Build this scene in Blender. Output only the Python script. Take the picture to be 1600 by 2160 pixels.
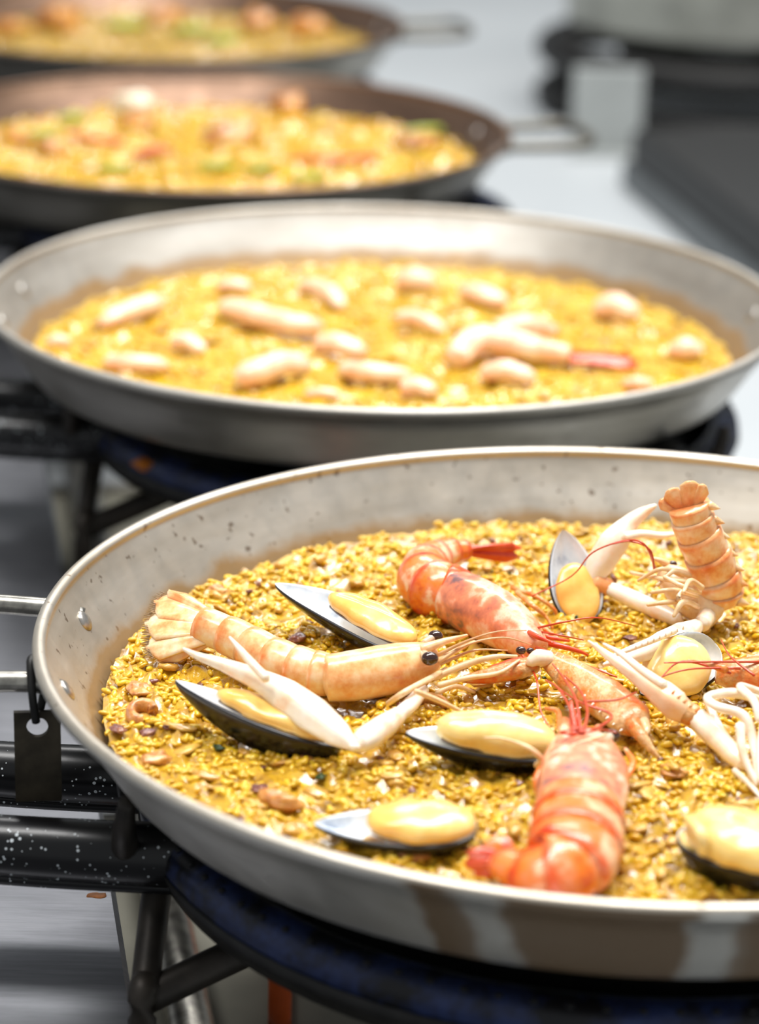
import bpy, math, random
import numpy as np
from mathutils import Vector

for o in list(bpy.data.objects):
    bpy.data.objects.remove(o)
S = bpy.context.scene
COL = S.collection

# ------------------------------------------------------------------ camera
ZR = 0.30                    # pan rims above the floor
PITCH, ROLL, FPX, CH = math.radians(19.3928), math.radians(1.4497), 5490.85, ZR + 0.494
FW = np.array([0, math.cos(PITCH), -math.sin(PITCH)])
_r = np.array([1., 0, 0]); _u = np.cross(_r, FW)
RT = math.cos(ROLL) * _r + math.sin(ROLL) * _u
UP = -math.sin(ROLL) * _r + math.cos(ROLL) * _u
CP = np.array([0, 0, CH])
cam = bpy.data.cameras.new('camera'); co = bpy.data.objects.new('camera', cam); COL.objects.link(co)
from mathutils import Matrix
m = Matrix.Identity(4)
for i in range(3):
    m[i][0], m[i][1], m[i][2], m[i][3] = RT[i], UP[i], -FW[i], CP[i]
co.matrix_world = m
cam.sensor_fit = 'VERTICAL'; cam.sensor_height = 36; cam.lens = FPX / 2160 * 36
cam.clip_start = 0.05; cam.clip_end = 60
cam.dof.use_dof = True; cam.dof.focus_distance = 1.35; cam.dof.aperture_fstop = 4.6
S.camera = co

# ------------------------------------------------------------------ world, lights, exposure
W = bpy.data.worlds.new('world'); S.world = W; W.use_nodes = True
bg = W.node_tree.nodes['Background']; bg.inputs[0].default_value = (0.93, 0.97, 1.0, 1); bg.inputs[1].default_value = 0.30
def area(name, loc, size, power, target, col=(1, 0.99, 0.975)):
    l = bpy.data.lights.new(name, 'AREA'); l.shape = 'RECTANGLE'; l.size, l.size_y = size; l.energy = power; l.color = col
    o = bpy.data.objects.new(name, l); COL.objects.link(o); o.location = loc
    o.rotation_euler = (Vector(target) - Vector(loc)).to_track_quat('-Z', 'Y').to_euler()
    return o
area('ceiling_light', (-0.25, 1.3, 2.7), (0.5, 2.2), 58, (0, 1.4, 0.2))
area('ceiling_light', (0.9, 2.2, 2.8), (0.5, 2.2), 60, (0.2, 2.0, 0.2))
area('ceiling_light', (0.2, 4.6, 2.9), (2.4, 0.6), 58, (0.2, 4.4, 0))
S.view_settings.view_transform = 'Standard'; S.view_settings.look = 'None'
S.view_settings.gamma = 1; S.view_settings.use_curve_mapping = False
S.view_settings.exposure = 0.43

# ------------------------------------------------------------------ helpers
rng = np.random.default_rng(7); random.seed(7)
def at(px, py, z):
    """point where the photo's pixel meets the level z (world)"""
    d = FW * FPX + (px - 800) * RT + (1080 - py) * UP
    return CP + d * ((z - CH) / d[2])
def scale_at(P):
    return FPX / float((np.asarray(P) - CP) @ FW)       # pixels per metre there
def nrm(v):
    v = np.asarray(v, float); return v / (np.linalg.norm(v) + 1e-12)

def lin(c):                                             # sRGB 0-255 -> linear
    r = []
    for x in c:
        x = x / 255.0
        r.append(x / 12.92 if x <= 0.04045 else ((x + 0.055) / 1.055) ** 2.4)
    return tuple(r) + (1,)

def new_mesh(name, V, F, smooth=True, mats=(), midx=None, col=None):
    me = bpy.data.meshes.new(name)
    V = np.asarray(V, np.float32)
    if isinstance(F, np.ndarray):
        n, k = F.shape
        me.vertices.add(len(V)); me.vertices.foreach_set('co', V.ravel())
        me.loops.add(n * k); me.loops.foreach_set('vertex_index', F.astype(np.int32).ravel())
        me.polygons.add(n); me.polygons.foreach_set('loop_start', np.arange(0, n * k, k, dtype=np.int32))
        me.polygons.foreach_set('loop_total', np.full(n, k, np.int32))
        me.update(calc_edges=True)
    else:
        me.from_pydata([tuple(map(float, v)) for v in V], [], [tuple(int(i) for i in f) for f in F]); me.update()
    if smooth:
        me.polygons.foreach_set('use_smooth', np.ones(len(me.polygons), bool))
    for mt in mats: me.materials.append(mt)
    if midx is not None: me.polygons.foreach_set('material_index', np.asarray(midx, np.int32))
    if col is not None:
        a = me.color_attributes.new('Col', 'FLOAT_COLOR', 'POINT')
        c = np.ones((len(V), 4), np.float32); c[:, :3] = np.asarray(col, np.float32)[:, :3]
        a.data.foreach_set('color', c.ravel())
    return me
def link(name, me, parent=None, loc=(0, 0, 0)):
    o = bpy.data.objects.new(name, me); COL.objects.link(o); o.location = tuple(map(float, loc))
    if parent is not None: o.parent = parent
    return o
def tag(o, label=None, cat=None, group=None, kind=None):
    if label: o['label'] = label
    if cat: o['category'] = cat
    if group: o['group'] = group
    if kind: o['kind'] = kind
    return o
def thing(name, label, cat, loc=(0, 0, 0), group=None):
    o = link(name, None, None, loc); return tag(o, label, cat, group)
def part(name, VF, mat, parent, smooth=True, col=None, midx=None):
    """VF in world space; becomes a child mesh of `parent` (an unrotated Empty or a part of one)"""
    V = np.asarray(VF[0], float)
    off = np.zeros(3); q = parent
    while q is not None:
        off += np.array(q.location); q = q.parent
    mats = mat if isinstance(mat, (list, tuple)) else [mat]
    return link(name, new_mesh(name, V - off, VF[1], smooth, mats, midx, col), parent)
def copy_tree(o, parent=None):
    c = o.copy(); COL.objects.link(c); c.parent = parent
    for ch in list(o.children): copy_tree(ch, c)
    return c
def join(*vfs):
    V = []; F = []; n = 0
    for v, f in vfs:
        V.append(np.asarray(v, float)); F += [tuple(int(i) + n for i in q) for q in f]; n += len(v)
    return np.concatenate(V), F

def catmull(P, steps):
    P = np.asarray(P, float); n = len(P)
    if n == 2:
        t = np.linspace(0, 1, steps + 1)[:, None]; return P[0] * (1 - t) + P[1] * t
    Q = np.vstack([2 * P[0] - P[1], P, 2 * P[-1] - P[-2]]); out = []
    for i in range(n - 1):
        a, b, c, d = Q[i:i + 4]
        for k in range(steps):
            t = k / steps
            out.append(0.5 * ((2 * b) + (-a + c) * t + (2 * a - 5 * b + 4 * c - d) * t * t + (-a + 3 * b - 3 * c + d) * t ** 3))
    out.append(P[-1]); return np.array(out)

def loft(C, A, B, up=(0, 0, 1), n=12, low=1.0, prof=None, bury=0.0):
    """skin around the centre line C: half widths A (sideways) and B (along up); closed ends.
    up may be one vector or one per point; low squashes the underside"""
    C = np.asarray(C, float); N = len(C)
    A = np.broadcast_to(np.asarray(A, float), (N,)); B = np.broadcast_to(np.asarray(B, float), (N,))
    T = np.gradient(C, axis=0)
    U = np.broadcast_to(np.asarray(up, float), (N, 3))
    ph = np.linspace(0, 2 * math.pi, n, endpoint=False)
    cs, sn = np.cos(ph), np.sin(ph); sn = np.where(sn < 0, sn * low, sn)
    V = []; prev = None
    for i in range(N):
        t = nrm(T[i]); s = np.cross(t, U[i])
        if np.linalg.norm(s) < 0.15 and prev is not None: s = prev - t * (prev @ t)
        s = nrm(s); u = np.cross(s, t); prev = s
        k = np.ones(n) if prof is None else prof(i / (N - 1), ph)
        V.append(C[i] + np.outer(cs * k * A[i], s) + np.outer(sn * k * B[i], u))
    V = np.concatenate(V + [C[:1], C[-1:]])
    F = []
    for i in range(N - 1):
        for j in range(n):
            a, b = i * n + j, i * n + (j + 1) % n
            F.append((a, b, b + n, a + n))
    for j in range(n):
        F.append((N * n, (j + 1) % n, j)); F.append((N * n + 1, (N - 1) * n + j, (N - 1) * n + (j + 1) % n))
    return V, F
def tube(P, r, n=10, steps=6, up=(0.13, 0.21, 0.97)):
    P = np.asarray(P, float)
    C = catmull(P, steps) if steps > 0 else P
    R = np.asarray(r, float)
    if R.ndim and len(R) == len(P) and steps > 0: R = np.interp(np.linspace(0, len(P) - 1, len(C)), np.arange(len(P)), R)
    return loft(C, R, R, up, n)
def lathe(profile, n=64, close=False):
    pr = np.asarray(profile, float); k = len(pr)
    th = np.linspace(0, 2 * math.pi, n, endpoint=False)
    V = np.stack([np.outer(np.cos(th), pr[:, 0]), np.outer(np.sin(th), pr[:, 0]), np.broadcast_to(pr[:, 1], (n, k))], 2).reshape(-1, 3)
    F = []
    for i in range(n):
        for j in range(k if close else k - 1):
            j2 = (j + 1) % k; i2 = (i + 1) % n
            F.append((i * k + j, i2 * k + j, i2 * k + j2, i * k + j2))
    return V, F
def torus(R, r, z=0, n=96, k=14):
    a = np.linspace(0, 2 * math.pi, k, endpoint=False)
    return lathe(np.c_[R + r * np.cos(a), z + r * np.sin(a)], n, True)
def box(c, d, rot=0.0, bev=0.0):
    """box with chamfered vertical and top edges"""
    hx, hy, hz = d[0] / 2, d[1] / 2, d[2] / 2; b = min(bev, hx * .9, hy * .9, hz * .9) if bev else 0
    if b:
        ring = [(hx, -hy + b), (hx, hy - b), (hx - b, hy), (-hx + b, hy), (-hx, hy - b), (-hx, -hy + b), (-hx + b, -hy), (hx - b, -hy)]
        rings = [(-hz, b), (-hz + b, 0), (hz - b, 0), (hz, b)]; V = []; F = []
        for z, ins in rings:
            for x, y in ring: V.append((x - math.copysign(ins, x), y - math.copysign(ins, y), z))
        for k in range(3):
            for j in range(8): F.append((k * 8 + j, k * 8 + (j + 1) % 8, k * 8 + 8 + (j + 1) % 8, k * 8 + 8 + j))
        F.append(tuple(range(7, -1, -1))); F.append(tuple(range(24, 32)))
    else:
        V = [(x, y, z) for z in (-hz, hz) for x, y in ((-hx, -hy), (hx, -hy), (hx, hy), (-hx, hy))]
        F = [(3, 2, 1, 0), (4, 5, 6, 7)] + [(j, (j + 1) % 4, 4 + (j + 1) % 4, 4 + j) for j in range(4)]
    V = np.array(V); c_, s_ = math.cos(rot), math.sin(rot)
    V = np.c_[V[:, 0] * c_ - V[:, 1] * s_, V[:, 0] * s_ + V[:, 1] * c_, V[:, 2]] + np.array(c)
    return V, F
def ball(c, r, n=14, k=9, axes=None):
    th = np.linspace(0, math.pi, k); V = []; F = []
    r = np.broadcast_to(np.asarray(r, float), (3,))
    for t in th:
        for p in np.linspace(0, 2 * math.pi, n, endpoint=False): V.append((math.sin(t) * math.cos(p), math.sin(t) * math.sin(p), math.cos(t)))
    for i in range(k - 1):
        for j in range(n): F.append((i * n + j, (i + 1) * n + j, (i + 1) * n + (j + 1) % n, i * n + (j + 1) % n))
    V = np.array(V) * r
    if axes is not None: V = V @ np.array(axes)
    return V + np.asarray(c), F
class Noise:
    """smooth 2-D / 3-D noise from random sinusoids"""
    def __init__(s, freq, k=28, dim=3, seed=0):
        g = np.random.default_rng(seed); d = g.normal(size=(k, dim)); d /= np.linalg.norm(d, axis=1)[:, None]
        s.w = d * freq * g.uniform(0.6, 1.5, (k, 1)) * 2 * math.pi; s.p = g.uniform(0, 6.283, k); s.k = k
    def __call__(s, X):
        return np.sin(np.asarray(X) @ s.w.T + s.p).sum(1) / math.sqrt(s.k / 2)

# ------------------------------------------------------------------ materials
class NT:
    def __init__(s, name):
        s.m = bpy.data.materials.new(name); s.m.use_nodes = True; s.t = s.m.node_tree
        s.b = s.t.nodes['Principled BSDF']
        s.tc = s.n('ShaderNodeTexCoord')
    def n(s, t, **kw):
        x = s.t.nodes.new(t)
        for k, v in kw.items(): setattr(x, k, v)
        return x
    def l(s, a, b): s.t.links.new(a, b)
    def set(s, **kw):
        for k, v in kw.items(): s.b.inputs[k.replace('_', ' ')].default_value = v
        return s
    def noise(s, scale, detail=3, rough=0.55, coord='Object', stretch=None, dist=0):
        n = s.n('ShaderNodeTexNoise'); n.inputs['Scale'].default_value = scale; n.inputs['Detail'].default_value = detail
        n.inputs['Roughness'].default_value = rough; n.inputs['Distortion'].default_value = dist
        src = s.tc.outputs[coord]
        if stretch:
            mp = s.n('ShaderNodeMapping'); mp.inputs['Scale'].default_value = stretch; s.l(src, mp.inputs['Vector']); src = mp.outputs[0]
        s.l(src, n.inputs['Vector']); return n.outputs[0]
    def ramp(s, fac, stops):
        r = s.n('ShaderNodeValToRGB'); e = r.color_ramp.elements
        while len(e) < len(stops): e.new(0.5)
        for q, (p, c) in zip(e, stops): q.position = p; q.color = c if len(c) == 4 else lin(c)
        s.l(fac, r.inputs[0]); return r.outputs[0]
    def mix(s, fac, a, b, blend='MIX'):
        x = s.n('ShaderNodeMix', data_type='RGBA', blend_type=blend)
        for sock, v in ((x.inputs[0], fac), (x.inputs[6], a), (x.inputs[7], b)):
            if hasattr(v, 'links') or hasattr(v, 'is_linked'): s.l(v, sock)
            elif isinstance(v, (int, float)): sock.default_value = v
            else: sock.default_value = v if len(v) == 4 else lin(v)
        return x.outputs[2]
    def math(s, op, a, b=0.0):
        x = s.n('ShaderNodeMath', operation=op)
        for sock, v in ((x.inputs[0], a), (x.inputs[1], b)):
            if hasattr(v, 'is_linked'): s.l(v, sock)
            else: sock.default_value = v
        return x.outputs[0]
    def color(s, v): s.l(v, s.b.inputs['Base Color']); return s
    def rough(s, v): s.l(v, s.b.inputs['Roughness']); return s
    def bump(s, h, strength=0.3, dist=0.001):
        b = s.n('ShaderNodeBump'); b.inputs['Strength'].default_value = strength; b.inputs['Distance'].default_value = dist
        s.l(h, b.inputs['Height']); s.l(b.outputs[0], s.b.inputs['Normal']); return s
    def attr(s, name='Col'):
        a = s.n('ShaderNodeAttribute'); a.attribute_name = name; return a.outputs['Color']
K = (0, 0, 0, 1); WH = (1, 1, 1, 1)

def pan_steel(name, base, dark, stain=None, specks=0.0, rough=0.38, crust=False):
    a = NT(name); a.set(Metallic=0.85)
    n1 = a.noise(9, 4, 0.6, stretch=(1, 1, 6)); n2 = a.noise(60, 4, 0.6, stretch=(1, 1, 0.6))
    c = a.ramp(n1, [(0.3, dark), (0.7, base)])
    c = a.mix(a.math('MULTIPLY', n2, 0.25), c, tuple(int(x * 0.75) for x in base))
    if specks:                                           # burnt specks on the wall
        v = a.noise(150, 2, 0.5); big = a.noise(42, 2, 0.5)
        s1 = a.ramp(v, [(0.66, K), (0.72, WH)]); s2 = a.ramp(big, [(0.70, K), (0.75, WH)])
        c = a.mix(a.math('MULTIPLY', s1, specks), c, (92, 66, 40))
        c = a.mix(a.math('MULTIPLY', s2, specks), c, (96, 62, 36))
    if stain:                                            # baked-on oil runs down the front wall, each with its own outline
        sep = a.n('ShaderNodeSeparateXYZ'); a.l(a.tc.outputs['Object'], sep.inputs[0])
        an = a.math('ADD', a.math('MULTIPLY', a.math('ARCTAN2', sep.outputs[1], sep.outputs[0]), 1 / (2 * math.pi)), 0.5083)
        an = a.math('ADD', an, a.math('MULTIPLY', a.math('SUBTRACT', a.noise(16, 2, 0.5, stretch=(1, 1, 1.6)), 0.5), 0.022))
        st = a.ramp(an, [(0.188, K), (0.190, WH), (0.199, WH), (0.202, K), (0.2085, K), (0.211, WH), (0.250, WH), (0.2535, K), (0.263, K), (0.266, WH), (0.33, WH), (0.34, K)])
        c = a.mix(a.math('MULTIPLY', st, 0.93), c, (92, 68, 36))
        a.l(a.math('SUBTRACT', 0.85, a.math('MULTIPLY', st, 0.62)), a.b.inputs['Metallic'])
    if crust:                                            # ochre sauce dried on the wall just above the rice
        sep = a.n('ShaderNodeSeparateXYZ'); a.l(a.tc.outputs['Object'], sep.inputs[0])
        q = a.math('ADD', sep.outputs[2], a.math('MULTIPLY', a.math('SUBTRACT', a.noise(30, 4, 0.6), 0.5), 0.016))
        cr = a.ramp(a.math('MULTIPLY', q, 20), [(0.34, WH), (0.47, K)])
        c = a.mix(a.math('MULTIPLY', cr, 0.85), c, (140, 104, 46))
        a.l(a.math('SUBTRACT', 0.85, a.math('MULTIPLY', cr, 0.5)), a.b.inputs['Metallic'])
    a.color(c); a.rough(a.ramp(n2, [(0.2, (rough - .08,) * 3 + (1,)), (0.8, (rough + .1,) * 3 + (1,))]))
    a.bump(n2, 0.08, 0.0006)
    return a.m
def plain(name, c, rough=0.4, metallic=0.0, var=0.15, scale=30, bump=0.0, coat=0.0, **kw):
    a = NT(name); a.set(Roughness=rough, Metallic=metallic, Coat_Weight=coat, **kw)
    n = a.noise(scale, 4); d = tuple(max(0, x * (1 - var)) for x in c)
    a.color(a.ramp(n, [(0.3, d), (0.7, c)]))
    if bump: a.bump(n, bump, 0.001)
    return a.m
M = {}
M['pan1'] = pan_steel('pan_steel_specked', (212, 205, 193), (184, 174, 158), specks=0.7, rough=0.42, crust=True)
M['pan1_out'] = pan_steel('pan_steel_stained', (208, 205, 198), (186, 182, 174), stain=True, rough=0.4)
M['pan2'] = pan_steel('pan_steel_bright', (198, 194, 186), (165, 158, 148), rough=0.5, crust=True)
M['pan3'] = pan_steel('pan_steel_browned', (140, 112, 92), (98, 78, 66), rough=0.42)
M['pan3_out'] = pan_steel('pan_steel_dulled', (150, 146, 136), (90, 84, 72), rough=0.34)
M['pan2_out'] = pan_steel('pan_steel_outer', (190, 186, 178), (155, 150, 140), rough=0.36)
M['rod_dull'] = plain('dulled_handle_steel', (120, 116, 106), 0.4, 0.8, 0.3, 120)
M['rod'] = plain('handle_steel', (190, 186, 176), 0.28, 0.95, 0.35, 120, 0.1)
M['rivet'] = plain('rivet_steel', (205, 200, 192), 0.3, 0.95, 0.2, 200)
a = NT('black_enamel'); a.set(Roughness=0.28, Specular_IOR_Level=0.4)
v = a.n('ShaderNodeTexVoronoi', feature='F1'); v.inputs['Scale'].default_value = 330; a.l(a.tc.outputs['Object'], v.inputs['Vector'])
sz = a.noise(60, 2)
dots = a.math('LESS_THAN', v.outputs['Distance'], a.math('MULTIPLY', a.ramp(sz, [(0.40, K), (0.72, WH)]), 0.34))
a.color(a.mix(dots, (11, 11, 13), (205, 212, 215))); a.bump(a.noise(300, 2), 0.05, 0.0005); M['enamel'] = a.m
a = NT('blued_iron'); a.set(Metallic=0.3, Roughness=0.36)
a.color(a.mix(a.ramp(a.noise(38, 5, 0.65), [(0.42, K), (0.62, WH)]), (15, 16, 21), (36, 50, 92))); a.bump(a.noise(220, 3), 0.25, 0.001); M['blued'] = a.m
M['iron'] = plain('cast_iron', (38, 37, 36), 0.5, 0.4, 0.45, 60, 0.25)
M['rust'] = plain('heat_browned_iron', (58, 52, 46), 0.5, 0.5, 0.5, 45, 0.25)
M['plate'] = plain('weathered_steel_plate', (92, 84, 70), 0.5, 0.75, 0.6, 35, 0.15)
M['hole'] = plain('burner_port', (6, 6, 8), 0.7)
a = NT('brushed_steel'); a.set(Metallic=0.9)
br = a.noise(160, 5, 0.7, stretch=(0.12, 1.6, 1)); sm = a.noise(9, 4)
a.color(a.ramp(br, [(0.25, (112, 113, 118)), (0.7, (136, 137, 142))])); a.rough(a.ramp(sm, [(0.3, (.28,) * 3 + (1,)), (0.7, (.5,) * 3 + (1,))])); a.bump(br, 0.06, 0.0005)
M['brushed'] = a.m
a = NT('pale_floor'); a.set(Roughness=0.45)
a.color(a.ramp(a.noise(3, 5), [(0.3, (170, 175, 178)), (0.7, (178, 182, 184))])); M['floor'] = a.m
M['wall'] = plain('pale_wall', (205, 208, 210), 0.7, var=0.04)
M['dark'] = plain('dark_enamel', (13, 14, 16), 0.55, 0.0, 0.2, 12)
M['trim'] = plain('grey_trim_steel', (105, 110, 112), 0.45, 0.6, 0.2)
M['sheet'] = plain('dull_sheet_steel', (172, 176, 174), 0.55, 0.2, 0.15, 8)
M['potsteel'] = plain('pot_aluminium', (190, 190, 180), 0.42, 0.8, 0.2, 12)
M['tray'] = plain('olive_floor_shade', (122, 120, 108), 0.6, 0.1, 0.15, 14)  # olive tone stands in for shade on the floor
M['orange'] = plain('orange_rubber', (214, 92, 30), 0.5)
M['sauce_orange'] = plain('saffron_drip', (214, 122, 18), 0.6, 0, 0.3, 200)
def food(name, ramp, scale, rough=0.28, sss=0.15, detail=4, use_attr=False, coat=0.35, bump=0.15, bscale=None, stretch=None, rad=(0.004, 0.002, 0.001), fine=0.25):
    a = NT(name); a.set(Roughness=rough, Coat_Weight=coat, Coat_Roughness=0.08, Subsurface_Weight=sss, Subsurface_Radius=rad, Subsurface_Scale=1.0)
    n = a.math('ADD', a.math('MULTIPLY', a.noise(scale, detail, stretch=stretch), 1.0 - fine), a.math('MULTIPLY', a.noise(scale * 4.5, 3), fine)); c = a.ramp(n, ramp)
    if use_attr: c = a.mix(1.0, c, a.attr(), 'MULTIPLY')
    a.color(c)
    a.bump(a.noise(bscale or scale * 4, 3), bump, 0.001); return a.m
def grain_mat(name):
    a = NT(name); a.set(Roughness=0.32, Coat_Weight=0.28, Coat_Roughness=0.08, Subsurface_Weight=0.2, Subsurface_Radius=(.003, .002, .0006), Subsurface_Scale=1.0)
    a.color(a.attr()); return a.m
M['grain'] = grain_mat('saffron_rice')
M['sauce'] = food('ochre_sofrito_sauce', [(0.36, (120, 82, 20)), (0.46, (172, 126, 30)), (0.55, (204, 162, 46)), (0.64, (180, 136, 66))], 60, rough=0.2, coat=0.6, bump=0.6, bscale=260)
M['sauce2'] = food('yellow_ochre_sauce', [(0.28, (150, 108, 24)), (0.5, (206, 162, 40)), (0.75, (222, 182, 62))], 45, rough=0.25, coat=0.5, bump=0.5, bscale=200)
M['sauce_yellow'] = food('bright_yellow_sauce', [(0.38, (160, 112, 20)), (0.5, (208, 164, 32)), (0.62, (186, 132, 28))], 22, rough=0.2, coat=0.6, bump=0.5, bscale=200)
M['sauce_dull'] = food('dull_ochre_sauce', [(0.3, (130, 96, 30)), (0.55, (176, 138, 46)), (0.8, (160, 150, 60))], 30, rough=0.3, coat=0.5, bump=0.5, bscale=200)
M['lang'] = food('langoustine_shell', [(0.36, (230, 146, 84)), (0.45, (241, 182, 122)), (0.54, (247, 208, 160)), (0.64, (252, 230, 198))], 60, use_attr=True)
M['lang_pale'] = food('langoustine_claw_shell', [(0.36, (246, 208, 172)), (0.45, (250, 232, 208)), (0.6, (254, 248, 236))], 45, use_attr=True, stretch=(1, 1, 1))
M['lang_leg'] = food('langoustine_leg_shell', [(0.3, (226, 180, 124)), (0.6, (246, 218, 176))], 110)
M['orange_shell'] = food('orange_claw_shell', [(0.38, (222, 100, 30)), (0.46, (224, 138, 66)), (0.54, (208, 160, 104)), (0.64, (242, 202, 150))], 80, bump=0.8, bscale=420)
M['prawn'] = food('red_prawn_shell', [(0.37, (216, 74, 26)), (0.45, (238, 124, 30)), (0.53, (240, 136, 80)), (0.61, (250, 204, 164))], 45, use_attr=True)
M['prawn_head'] = food('red_prawn_carapace', [(0.38, (120, 90, 92)), (0.44, (204, 120, 92)), (0.51, (238, 148, 108)), (0.58, (251, 214, 190)), (0.68, (238, 136, 70))], 34, use_attr=True)
M['prawn_red'] = food('deep_red_shell', [(0.36, (200, 46, 22)), (0.62, (228, 92, 46))], 70)
M['feeler'] = food('red_feeler', [(0.3, (190, 50, 22)), (0.7, (214, 84, 40))], 60, sss=0.0)
M['feeler_pale'] = food('tan_feeler', [(0.3, (206, 140, 84)), (0.7, (232, 190, 140))], 60, sss=0.0)
M['eye'] = plain('eye_dark', (58, 30, 22), 0.12, coat=0.6)
M['eye_ring'] = food('eye_stalk', [(0.3, (196, 170, 140)), (0.7, (236, 220, 196))], 90)
M['mussel_out'] = plain('mussel_outer_shell', (15, 16, 21), 0.22, 0, 0.4, 50)
a = NT('mussel_inner_shell'); a.set(Roughness=0.2, Coat_Weight=0.5)
a.color(a.ramp(a.noise(45, 4), [(0.34, (150, 162, 182)), (0.45, (220, 227, 234)), (0.62, (246, 247, 249))])); M['mussel_in'] = a.m
M['mussel_rim'] = plain('mussel_shell_edge', (26, 25, 30), 0.35, 0, 0.3, 80)
M['meat'] = food('mussel_meat', [(0.3, (228, 164, 64)), (0.5, (240, 194, 100)), (0.75, (248, 220, 150))], 38, sss=0.25, bump=0.2, bscale=150)
M['meat_pale'] = food('pale_mussel_meat', [(0.3, (230, 186, 92)), (0.5, (242, 212, 130)), (0.75, (250, 230, 170))], 38, sss=0.25, bump=0.25, bscale=130)
M['fringe'] = plain('mussel_fringe', (104, 62, 26), 0.35, 0, 0.4, 120, 0.3, coat=0.4)
M['bristle'] = plain('bristle', (186, 150, 104), 0.4, 0, 0.4, 200)
M['shrimp'] = food('peeled_shrimp', [(0.3, (238, 164, 122)), (0.52, (248, 206, 172)), (0.75, (252, 234, 214))], 60, sss=0.2)
M['squid'] = food('squid_piece', [(0.3, (120, 62, 50)), (0.46, (196, 128, 62)), (0.7, (222, 170, 92))], 120, sss=0.15, bump=0.4)
M['squid_dark'] = food('dark_squid_piece', [(0.3, (70, 32, 34)), (0.5, (120, 66, 56)), (0.75, (176, 124, 84))], 120, sss=0.1, bump=0.4)
M['onion'] = food('onion_bit', [(0.38, (190, 136, 46)), (0.6, (222, 178, 84))], 90, sss=0.2, bump=0.3)
M['parsley'] = plain('parsley', (44, 70, 22), 0.35, 0, 0.4, 200)
M['chicken'] = food('browned_chicken', [(0.36, (126, 74, 22)), (0.5, (184, 118, 38)), (0.64, (214, 160, 78))], 45, bump=0.4)
M['pepper'] = food('red_pepper', [(0.3, (196, 44, 20)), (0.7, (222, 84, 40))], 50)
M['bean'] = food('green_bean', [(0.3, (128, 148, 40)), (0.7, (176, 190, 70))], 60)
M['whitebean'] = food('white_bean', [(0.3, (214, 200, 170)), (0.7, (236, 226, 206))], 60)

# ------------------------------------------------------------------ the setting
def slab(name, x0, x1, y0, y1, z0, z1, mat):
    o = link(name, new_mesh(name, *box(((x0 + x1) / 2, (y0 + y1) / 2, (z0 + z1) / 2), (x1 - x0, y1 - y0, z1 - z0)), smooth=False, mats=[mat]))
    return o
tag(slab('floor', -4, 5, -1.5, 9, -0.1, 0, M['floor']), kind='structure')
tag(slab('wall_back', -4, 5, 9, 9.1, 0, 3.2, M['wall']), kind='structure')

# steel bench on the left
TZ = ZR - 0.16
e0, e1 = at(290, 2160, TZ), at(110, 1040, TZ); ed = nrm(e1 - e0); ang = math.atan2(ed[1], ed[0]); sd = np.array([-ed[1], ed[0], 0])
LEN, WID = 3.6, 0.62
cen = e0 + ed * 1.1 + sd * WID / 2
bench = thing('steel_bench', 'low brushed stainless steel bench along the left of the burners', 'bench', (cen[0], cen[1], 0))
part('bench_top', box((cen[0], cen[1], TZ - 0.006), (LEN, WID, 0.012), ang, 0.003), M['brushed'], bench, False)
lip = e0 + ed * 1.1 + sd * 0.006
part('edge_lip', box((lip[0], lip[1], TZ - 0.022), (LEN, 0.004, 0.03), ang, 0.001), M['rod'], bench, False)
for k in (-1, 1):
    for w in (-1, 1):
        q = cen + ed * k * LEN * 0.46 + sd * w * WID * 0.42
        part('leg', box((q[0], q[1], (TZ - 0.012) / 2), (0.035, 0.035, TZ - 0.012), ang, 0.004), M['brushed'], bench, False)
r0, r1 = at(345, 1880, 0.026), at(400, 2160, 0.026); rd = nrm(r1 - r0)
rail = thing('floor_rail', 'round steel rail lying on the floor beside the steel bench', 'rail', ((r0 + r1) / 2 * np.array([1, 1, 0])))
part('pipe', tube([r0 - rd * 1.6, r1 + rd * 0.8], 0.014, 16, 4), M['rod'], rail)
for q in (r0 - rd * 0.6, r1 + rd * 0.2): part('foot', box((q[0], q[1], 0.003), (0.05, 0.03, 0.006), 0, 0.001), M['trim'], rail, False)

def tray(y0, y1, label):  # added tray, its dark colour standing in for floor shade below a burner
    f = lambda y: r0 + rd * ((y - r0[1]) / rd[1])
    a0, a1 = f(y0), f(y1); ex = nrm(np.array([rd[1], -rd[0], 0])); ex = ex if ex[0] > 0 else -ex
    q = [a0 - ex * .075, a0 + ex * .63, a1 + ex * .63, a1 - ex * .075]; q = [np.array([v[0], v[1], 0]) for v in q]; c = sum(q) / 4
    t = thing('floor_shade_tray', label, 'tray', c, 'added trays darkening the floor under the burners')
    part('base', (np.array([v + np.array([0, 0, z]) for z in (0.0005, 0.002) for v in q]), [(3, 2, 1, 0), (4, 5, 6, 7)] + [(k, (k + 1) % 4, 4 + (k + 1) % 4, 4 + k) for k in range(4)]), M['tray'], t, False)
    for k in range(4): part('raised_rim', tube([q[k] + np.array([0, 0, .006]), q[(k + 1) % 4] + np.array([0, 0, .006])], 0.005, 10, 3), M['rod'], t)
tray(1.02, 1.60, 'added olive grey tray darkening the floor under the nearest burner'); tray(1.66, 2.28, 'added olive grey tray darkening the floor under the second burner')

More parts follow.
